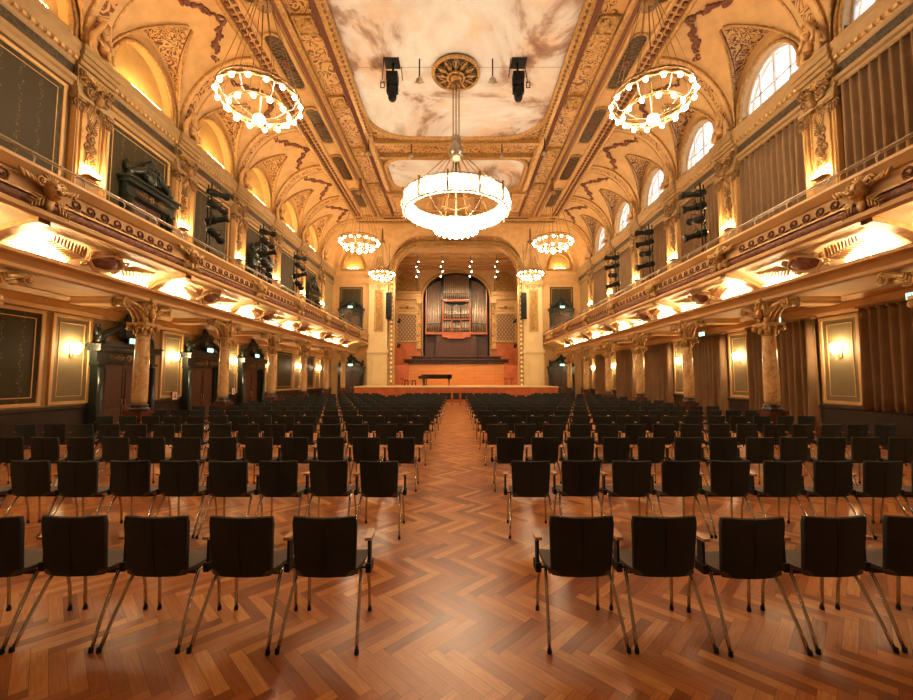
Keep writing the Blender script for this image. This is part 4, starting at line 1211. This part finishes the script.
# stage spot strings
def spots_string(n=4):
    r = empty('spotlight_bar')
    m = MB(); m.tube([(0, 0, 0), (0, 0, 2.6)], .03, 6); m.build('pole', 'black', r)
    for i in range(n):
        z = .25+i*.5
        m = MB(); T = Matrix.Translation((.10*(1 if i % 2 else -1), -.05, z)) @ Matrix.Rotation(radians(60), 4, 'X')
        m.lathe([(.04, -.02), (.07, .02), (.075, .22)], 10, T=T); b_ = m.build('spotlight', 'black', r)
        m = MB(); m.lathe([(.06, .221), (.04, .235)], 10, T=T); m.build('lens', 'spotlit', b_)
    tag(r, cat='stage light', group='spotlight bars over the stage'); return r
place_all(spots_string(), [((-3.85, 39.5, 11.5), .2, 'leftmost spotlight bar hanging in the stage opening'), ((-1.45, 40.5, 11.8), 0, 'spotlight bar hanging just left of the organ pipes'), ((1.45, 40.5, 11.8), 0, 'spotlight bar hanging just right of the organ pipes'), ((3.95, 39.5, 11.5), -.2, 'rightmost spotlight bar hanging in the stage opening')])
for i, (x, y, z, tx) in enumerate(((-3.85, 39.4, 12.6, -3), (-1.45, 40.4, 12.8, -1), (1.45, 40.4, 12.8, 1), (3.95, 39.4, 12.6, 3))):
    for j, (ty, tz, e) in enumerate(((46, 6.5, 420), (41, 1.3, 420))):
        L = bpy.data.lights.new('stage_spot', 'SPOT'); L.energy = e*2.2; L.color = (1, .74, .46); L.spot_size = radians(100); L.spot_blend = .8; L.shadow_soft_size = .12
        lo = bpy.data.objects.new('stage_spot_light', L); COL.objects.link(lo); lo.location = (x, y-.12, z-.6*j)
        lo.rotation_euler = (Vector((tx*1.1, ty, tz))-lo.location).to_track_quat('-Z', 'Y').to_euler()
# wall speakers at the stage edges
m = MB(); m.box(-.13, .13, -.2, .05, 0, .42, Matrix.Rotation(.3, 4, 'Y')); m.cur = 1; m.ell((0.03, -.2, .28), (.08, .03, .08)); 
place_all(m.build('wall_speaker', ['black', 'lens'], cat='loudspeaker', group='small loudspeakers at the stage edges'), [((s*5.6, 39.2, z), 0, 'small black loudspeaker on the %s inner edge of the stage opening, %s' % (SN[s], w)) for s in (-1, 1) for z, w in ((7.3, 'upper one'), (4.9, 'lower one'))])

# light towers on the balconies
def tower(seed):
    rn = random.Random(seed); r = empty('light_tower')
    m = MB()
    for x in (-.14, .14): m.tube([(x, 0, 0), (x, 0, 4.3)], .025, 6)
    for i in range(9): m.tube([(-.14, 0, .2+i*.48), (.14, 0, .2+i*.48)], .014, 5)
    m.box(-.3, .3, -.25, .25, 0, .04); m.build('mast', 'black', r)
    for i, z in enumerate((2.25, 2.85, 3.4, 3.95)):
        a = rn.uniform(-.75, .75)
        T = Matrix.Translation((0, -.22, z)) @ Matrix.Rotation(a, 4, 'Z') @ Matrix.Rotation(radians(84+rn.uniform(-14, 24)), 4, 'X')
        m = MB(); m.lathe([(.08, -.34), (.15, -.30), (.15, -.02), (.11, .02), (.11, .30), (.15, .34), (.15, .42)], 12, T=T)
        m.box(-.18, .18, -.02, .02, -.05, .05, T); m.tube([(-.18, 0, 0), (-.2, .22, 0), (.2, .22, 0), (.18, 0, 0)], .014, 5, T)
        b_ = m.build('spotlight', 'black', r)
        m = MB(); m.lathe([(.14, .421), (.10, .44)], 12, T=T); m.build('lens', 'lens', b_)
    tag(r, cat='stage light', group='black spotlight towers on the balconies'); return r
place_all(tower(2), [((s*9.9, YK(k)-.75, 5.9), RL[s]-s*.9, 'black tower of spotlights on the %s balcony, %s from the camera' % (SN[s], ORD[k-1])) for s in (-1, 1) for k in (1, 2, 3)])
for o in bpy.data.objects:
    if o.name.startswith('light_tower'):
        o.location.z = 5.46; o.scale = (1.15, 1.15, 1)

# ------------------------------------------------------------ chandeliers
def side_chandelier():
    r = empty('chandelier')
    R1, R2 = 1.26, .90
    def ring(R, z, th): return [(R*cos(2*pi*i/40), R*sin(2*pi*i/40), z) for i in range(40)]
    m = MB(); m.tube(ring(R1, 0, 0), .05, 6, closed=True); m.tube(ring(R1, .16, 0), .03, 5, closed=True); m.build('outer_ring', 'golddark', r)
    m = MB(); m.tube(ring(R2, -.38, 0), .045, 6, closed=True); m.build('inner_ring', 'golddark', r)
    for (R, n, z) in ((R1, 16, -.02), (R2, 12, -.40)):
        for i in range(n):
            a = 2*pi*(i+.5)/n; m = MB(); m.ell((R*cos(a), R*sin(a), z-.07), .07, nu=10, nv=7); m.build('bulb', 'bulb', r)
    m = MB()
    for i in range(8):
        a = 2*pi*i/8; m.tube([(R1*cos(a), R1*sin(a), -.02), ((R1+R2)/2*cos(a), (R1+R2)/2*sin(a), -.34), (R2*cos(a), R2*sin(a), -.38)], .012, 4)
    for i in range(6):
        a = 2*pi*i/6; m.tube([(R2*cos(a), R2*sin(a), -.40), (R2*.6*cos(a), R2*.6*sin(a), -.62), (.12*cos(a), .12*sin(a), -.66)], .008, 4)
    m.build('crystal_strings', 'glass', r)
    m = MB(); m.lathe([(.03, -.5), (.16, -.56), (.2, -.68), (.12, -.8), (.03, -.86)], 14); m.build('glass_bowl', 'crystal', r)
    m = MB(); m.tube([(0, 0, -.5), (0, 0, 3.9)], .02, 6)
    for i in range(8):
        a = 2*pi*i/8; m.tube([(R1*cos(a), R1*sin(a), .1), (.3*cos(a), .3*sin(a), 3.3)], .012, 4)
    m.lathe([(.3, 3.28), (.32, 3.34), (.1, 3.5), (.12, 3.8), (.04, 4.7)], 10); m.build('chains', 'golddark', r)
    tag(r, cat='chandelier', group='ring chandeliers along both sides'); return r
CH = [((s*6.4, y, 10.98), 0, 'double ring chandelier with round bulbs on the %s side, %s' % (SN[s], w)) for s in (-1, 1) for y, w in ((12.7, 'nearest and largest'), (26.4, 'middle one'), (34.6, 'smallest, nearest the stage'))]
for o in place_all(side_chandelier(), CH):
    if o.location.y > 30: o.scale = (.84, .84, .84)

# central chandelier
cc = empty('central_chandelier', (0, 17.1, 8.4), label='huge glowing crystal ring chandelier in the middle of the hall', cat='chandelier')
R = 2.15; zt, zb = 1.25, .6
m = MB()
pr_ = [(R+.12, zb+.02), (R+.2, (zb+zt)/2), (R+.12, zt), (R-.16, zt), (R-.22, (zb+zt)/2), (R-.12, zb)]
rows = [[(r_*cos(2*pi*i/64), r_*sin(2*pi*i/64), z) for i in range(64)] for r_, z in pr_]
m.grid(rows, closed_u=True, closed_v=True, smooth=False); m.build('crystal_band', 'crystal', cc)
m = MB()
for z, rr in ((zb, R+.06), (zt, R+.14)): m.tube([(rr*cos(2*pi*i/64), rr*sin(2*pi*i/64), z) for i in range(64)], .035, 6, closed=True)
m.build('band_rims', 'steel', cc)
for i in range(12):
    a = 2*pi*(i+.5)/12+.13; m = MB(); m.box(-.04, .04, -.035, .035, zb-.05, zt+.1, Matrix.Translation(((R+.2)*cos(a), (R+.2)*sin(a), 0)) @ Matrix.Rotation(a, 4, 'Z')); m.build('upright', 'golddark', cc)
m = MB(); pr_ = [(.92, .12), (.95, .02), (.82, -.14), (.56, -.30), (.2, -.38), (.2, -.33), (.54, -.25), (.76, -.1), (.87, .02), (.87, .12)]
rows = [[(r_*cos(2*pi*i/40), r_*sin(2*pi*i/40), z) for i in range(40)] for r_, z in pr_]
m.grid(rows, closed_u=True, closed_v=True, smooth=False); m.build('crystal_basket', 'crystal', cc)
m = MB()
for i in range(12):
    a = 2*pi*i/12; m.tube([((R-.1)*cos(a), (R-.1)*sin(a), zb), (1.6*cos(a), 1.6*sin(a), .30), (1.0*cos(a), 1.0*sin(a), .12)], .010, 4)
m.build('crystal_strings', 'glass', cc)
for i in range(20):
    a = 2*pi*i/20; m = MB(); m.ell((.9*cos(a), .9*sin(a), -.16), .05, nu=8, nv=6); m.build('bulb', 'bulb', cc)
m = MB(); m.lathe([(.05, 2.9), (.22, 3.0), (.34, 3.25), (.34, 3.5), (.2, 3.7), (.26, 3.8), (.22, 4.0), (.1, 4.1)], 16); m.build('ball_hub', 'steel', cc)
m = MB()
for x, y in ((-.13, 0), (.13, 0), (0, .13), (0, -.13)): m.tube([(x, y, 4.0), (x, y, 6.4)], .025, 6)
m.lathe([(.2, 6.3), (.22, 6.45), (.08, 6.6), (.05, 7.05)], 12); m.tube([(0, 0, .2), (0, 0, 3.1)], .05, 8); m.build('hanging_rod', 'golddark', cc)
m = MB()
for i in range(12):
    a = 2*pi*(i+.5)/12; m.tube([((R)*cos(a), (R)*sin(a), zt), (.2*cos(a), .2*sin(a), 3.3)], .013, 4)
for i in range(8):
    a = 2*pi*i/8; m.tube([(.7*cos(a), .7*sin(a), .5), (.1*cos(a), .1*sin(a), 3.0)], .012, 4)
m.tube([(-.6, 0, .95), (0, 0, .75), (.6, 0, .95)], .03, 6); m.build('suspension_wires', 'golddark', cc)
# ceiling rosette
ro = empty('ceiling_rosette', (0, 17.1, ZC-.05), label='gilded openwork ceiling rosette above the central chandelier', cat='ceiling rosette')
m = MB(); m.lathe([(1.02, 0), (1.02, -.1), (.3, -.28), (.3, 0)], 40); m.build('backing', 'darkbase', ro)
m = MB(); m.tube([(1.0*cos(2*pi*i/48), 1.0*sin(2*pi*i/48), -.12) for i in range(48)], .075, 8, closed=True)
m.tube([(.36*cos(2*pi*i/24), .36*sin(2*pi*i/24), -.3) for i in range(24)], .06, 6, closed=True); m.lathe([(.3, -.28), (.24, -.4), (.1, -.5), (.05, -.6)], 16); m.build('rim', 'gold', ro)
m = MB()
for i in range(12):
    a = 2*pi*i/12
    m.ell((.66*cos(a), .66*sin(a), -.22), (.28, .055, .04), Matrix.Rotation(a, 3, 'Z'), 6, 4)
    for dd in (-1, 1): m.tube([(.38*cos(a), .38*sin(a), -.28), (.7*cos(a+dd*.2), .7*sin(a+dd*.2), -.2), (.96*cos(a), .96*sin(a), -.13)], .018, 4)
m.build('openwork_petals', 'gold', ro)

# moving-head lights under the ceiling
def moving(sx):
    r = empty('moving_spotlight')
    m = MB(); m.box(-.3, .34, -.3, .3, 1.78, 1.84); m.tube([(-.02, 0, 1.3), (-.02, 0, 1.8)], .05, 8)
    for x in (-.42, .42): m.tube([(x*.8, -.25, 1.85), (x, -.1, 1.1)] if x < 0 else [(x*.8, .25, 1.85), (x, .1, 1.0)], .02, 5)
    m.build('bracket', 'black', r)
    m = MB(); m.box(-.24, .24, -.22, .22, .95, 1.3); m.ell((0, 0, .95), (.26, .24, .2), nu=12, nv=8)
    for x in (-.24, .18): m.box(x, x+.06, -.1, .1, .45, 1.0)
    m.build('base', 'black', r)
    m = MB(); m.lathe([(.12, .12), (.17, .2), (.2, .5), (.17, .72), (.1, .8)], 14); m.build('head', 'black', r)
    m = MB(); m.tube([(.35, 0, .95), (.35, 0, .7), (.5, 0, .7), (.5, 0, .95), (.35, 0, .95)], .025, 5); m.build('clamp', 'black', r)
    tag(r, cat='stage light', group='black moving spotlights under the ceiling'); return r
place_all(moving(1), [((-2.72, 16.6, 13.62), pi, 'black moving spotlight hanging from the fresco left of the rosette'), ((2.66, 16.6, 13.62), 0, 'black moving spotlight hanging from the fresco right of the rosette')])
def hang_pole():
    r = empty('ceiling_microphone'); m = MB(); m.tube([(0, 0, .3), (0, 0, 1.2)], .028, 6); m.build('rod', 'black', r)
    m = MB(); m.lathe([(.03, .05), (.13, .12), (.15, .2), (.05, .34)], 10); m.tube([(-.2, 0, .1), (.2, 0, .1)], .02, 5); m.build('fitting', 'steel', r)
    tag(r, cat='ceiling fitting', group='small fittings hanging from the ceiling'); return r
place_all(hang_pole(), [((x, y, 14.3), 0, 'small dark rod fitting hanging from the ceiling, '+w) for x, y, w in ((-2.55, 22.3, 'left of the centre on the cross band'), (2.6, 22.3, 'right of the centre on the cross band'), (-4.9, 22.0, 'at the left corner of the large fresco'), (4.95, 22.0, 'at the right corner of the large fresco'), (-1.55, 16.4, 'beside the rosette on its left'), (1.2+.35, 16.4, 'beside the rosette on its right'))])

# ------------------------------------------------------------ chairs
def back_grid():
    m = MB(); nx, nz = 8, 8
    def pt(i, j, side):
        u = i/nx*2-1; t = j/nz
        hw = .218+.020*t
        z = .452+.433*t
        # rounded corners
        if j == 0: hw -= .012
        if j == nz: hw -= .010
        x = u*hw
        z += .010*u*u*t - (.006 if (abs(u) > .99 and j in (0, nz)) else 0)*(1 if j else -1)
        y = -.140-.035*t+.030*(1-u*u)*-1*.8+.012*(1-t)**3
        return (x, y+(.0 if side else .034), z)
    A = [[pt(i, j, 1) for i in range(nx+1)] for j in range(nz+1)]
    B = [[pt(i, j, 0) for i in range(nx+1)] for j in range(nz+1)]
    m.grid(A); m.grid(B)
    ring = lambda G: G[0]+[r_[-1] for r_ in G[1:]]+G[-1][::-1][1:]+[r_[0] for r_ in G[::-1][1:-1]]
    ra, rb_ = ring(A), ring(B)
    mid = [tuple((a+b)/2+(d*.006) for a, b, d in zip(p, q, (0.9 if p[0] > .15 else -0.9 if p[0] < -.15 else 0, 0, 1 if p[2] > .8 else -1 if p[2] < .5 else 0))) for p, q in zip(ra, rb_)]
    m.grid([ra, mid, rb_], closed_u=True)
    return m
def seat_mb():
    m = MB(); nx, ny = 8, 7
    def pt(i, j, top):
        u = i/nx*2-1; t = j/ny
        hw = .228+.012*sin(pi*t)-(0.012 if j in (0, ny) else 0)
        x = u*hw; y = -.140+.455*t
        z = .478+.012*u*u-.020*(t > .85)*((t-.85)/.15)**2+.012*(1-t)**4
        if not top: z -= .042-(.012 if abs(u) > .9 else 0)
        return (x, y, z)
    A = [[pt(i, j, 1) for i in range(nx+1)] for j in range(ny+1)]; B = [[pt(i, j, 0) for i in range(nx+1)] for j in range(ny+1)]
    m.grid(A); m.grid(B)
    ring = lambda G: G[0]+[r_[-1] for r_ in G[1:]]+G[-1][::-1][1:]+[r_[0] for r_ in G[::-1][1:-1]]
    m.grid([ring(A), ring(B)], closed_u=True)
    return m
def leg_mb(sx, rear):
    m = MB()
    if rear: pts = [(sx*.22, .12, .44), (sx*.24, -.02, .44), (sx*.248, -.07, .38), (sx*.265, -.20, .15), (sx*.275, -.268, .012)]
    else: pts = [(sx*.20, .0, .43), (sx*.225, .15, .425), (sx*.235, .22, .38), (sx*.248, .25, .2), (sx*.25, .262, .012)]
    m.tube(pts, .0125, 7); return m
def foot_mb(sx, rear):
    x, y = (sx*.277, -.272) if rear else (sx*.25, .263)
    return MB().lathe([(.016, 0), (.017, .012), (.014, .035)], 8, c=(x, y, 0))
def arm_mbs(sx):
    p = MB(); x = sx*.305
    rows = []
    for t in range(7):
        y = -.10+.255*t/6; w = .024+.006*sin(pi*t/6); z = .695-.018*(t/6)**2
        cx = x-sx*.03*(t/6)**2
        rows.append([(cx-w, y, z), (cx+w, y, z), (cx+w, y, z+.022), (cx-w, y, z+.022)])
    p.grid(rows, closed_u=True, smooth=False, cap=True)
    b = MB(); b.box(x-.009, x+.009, -.06, .01, .48, .70); b.box(x-.02, x+.02, -.08, .03, .455, .52); b.box(min(x, sx*.21), max(x, sx*.21), -.02, .0, .46, .475)
    return p, b
def under_mb():
    m = MB(); m.box(-.21, .21, .0, .03, .41, .436); m.box(-.21, .21, .18, .21, .41, .436); return m
def seam_mb():
    m = MB(); m.tube([(0, -.140-.035*t-.024-.0008+.012*(1-t)**3, .452+.433*t+.001) for t in (0, .25, .5, .75, 1)], .004, 5); return m
def make_chair(arms):
    r = empty('chair')
    back_grid().build('backrest', 'fabric', r); seat_mb().build('seat', 'litfab', r)
    seam_mb().build('seam', 'black', r)
    for sx in (-1, 1):
        for rear in (0, 1):
            l = leg_mb(sx, rear).build('leg', 'chrome', r); foot_mb(sx, rear).build('foot', 'black', l)
    under_mb().build('seat_frame', 'black', r)
    for sx in arms:
        p, b = arm_mbs(sx); a = p.build('armrest', 'armwood', r); b.build('armrest_bracket', 'black', a)
    return tag(r, cat='chair')
def joined(arms):
    J = MB()
    def ad(mb, mi):
        o = len(J.v); J.v += mb.v; J.f += [tuple(i+o for i in f) for f in mb.f]; J.m += [mi]*len(mb.f); J.sm += mb.sm
    ad(back_grid(), 0); ad(seat_mb(), 1)
    for sx in (-1, 1):
        for rear in (0, 1): ad(leg_mb(sx, rear), 2); ad(foot_mb(sx, rear), 3)
    ad(under_mb(), 3)
    for sx in arms: p, b = arm_mbs(sx); ad(p, 4); ad(b, 3)
    return J
JM = ['fabric', 'litfab', 'chrome', 'black', 'armwood']
full = {0: make_chair((-1,)), 1: make_chair((-1, 1))}
simple = {0: joined((-1,)).build('chair', JM, cat='chair'), 1: joined((-1, 1)).build('chair', JM, cat='chair')}
used = set()
rnd = random.Random(3)
NS = [6, 9, 13]+[15]*11
ST = MB(); jm = {0: joined((-1,)), 1: joined((-1, 1))}
def row_Y(n): return 3.24+2.05*n
for n in range(14):
    for s in (-1, 1):
        for i in range(NS[n]):
            x = s*.94+s*.62*i+.0
            y = row_Y(n)
            if any(abs(y-YK(k)) < .75 for k in range(-2, 6)) and abs(abs(x)-9.48) < .62: continue
            if y > 32.0 and False: continue
            if n == 13 and 3.7 < abs(x) < 5.35: continue
            if n == 12 and 4.0 < abs(x) < 5.0: continue
            arms = 1 if (s < 0 and i == 0) else 0
            jx = rnd.uniform(-.012, .012); jy = rnd.uniform(-.02, .02); ja = rnd.uniform(-.03, .03)
            loc = (x+jx, y+jy, 0)
            if n <= 10:
                lib = full if n <= 5 else simple
                key = (n <= 5, arms)
                if key in used: o = copy_tree(lib[arms])
                else: o = lib[arms]; used.add(key)
                if i == 0: where = 'on the aisle in the %s block' % SN[s]
                else: where = '%s from the aisle, %s block' % (ORD[i], SN[s])
                o['label'] = 'dark chair, %s row from the camera, %s' % (ORD[n], where)
                o['group'] = 'dark chairs in rows'
                o.location = loc; o.rotation_euler = (0, 0, ja)
            else:
                T = Matrix.Translation(loc) @ Matrix.Rotation(ja, 4, 'Z'); mb = jm[arms]
                o_ = len(ST.v); ST.v += [tuple(T @ Vector(p)) for p in mb.v]; ST.f += [tuple(q+o_ for q in f) for f in mb.f]; ST.m += mb.m; ST.sm += mb.sm
for x in (-.62, 0, .62):
    mb = jm[0]; o_ = len(ST.v); ST.v += [(p[0]+x*.98, p[1]+row_Y(13)+.05, p[2]) for p in mb.v]; ST.f += [tuple(q+o_ for q in f) for f in mb.f]; ST.m += mb.m; ST.sm += mb.sm
ST.build('distant_chairs', JM, label='farthest rows of dark chairs packed in front of the stage', cat='chairs', kind='stuff')

# ------------------------------------------------------------ camera, world, view
cam = bpy.data.cameras.new('camera'); co = bpy.data.objects.new('camera', cam); COL.objects.link(co)
cam.sensor_fit = 'HORIZONTAL'; cam.sensor_width = 36; cam.lens = 36*408/913; cam.clip_end = 200; cam.clip_start = .05
co.location = (.02, 0, 1.9); co.rotation_euler = (radians(90+4.07), 0, 0)
S.camera = co
w = bpy.data.worlds.new('daylight'); S.world = w; w.use_nodes = True
bg = w.node_tree.nodes['Background']; bg.inputs[0].default_value = (.80, .90, 1, 1); bg.inputs[1].default_value = 1.7
S.view_settings.view_transform = 'Standard'; S.view_settings.look = 'None'; S.view_settings.gamma = 1
S.view_settings.use_curve_mapping = False; S.view_settings.exposure = 0.62
S.cycles.use_denoising = True
S.cycles.use_light_tree = True
S.cycles.max_bounces = 7; S.cycles.diffuse_bounces = 4; S.cycles.glossy_bounces = 3
S.cycles.sample_clamp_indirect = 6
S.cycles.caustics_reflective = False; S.cycles.caustics_refractive = False
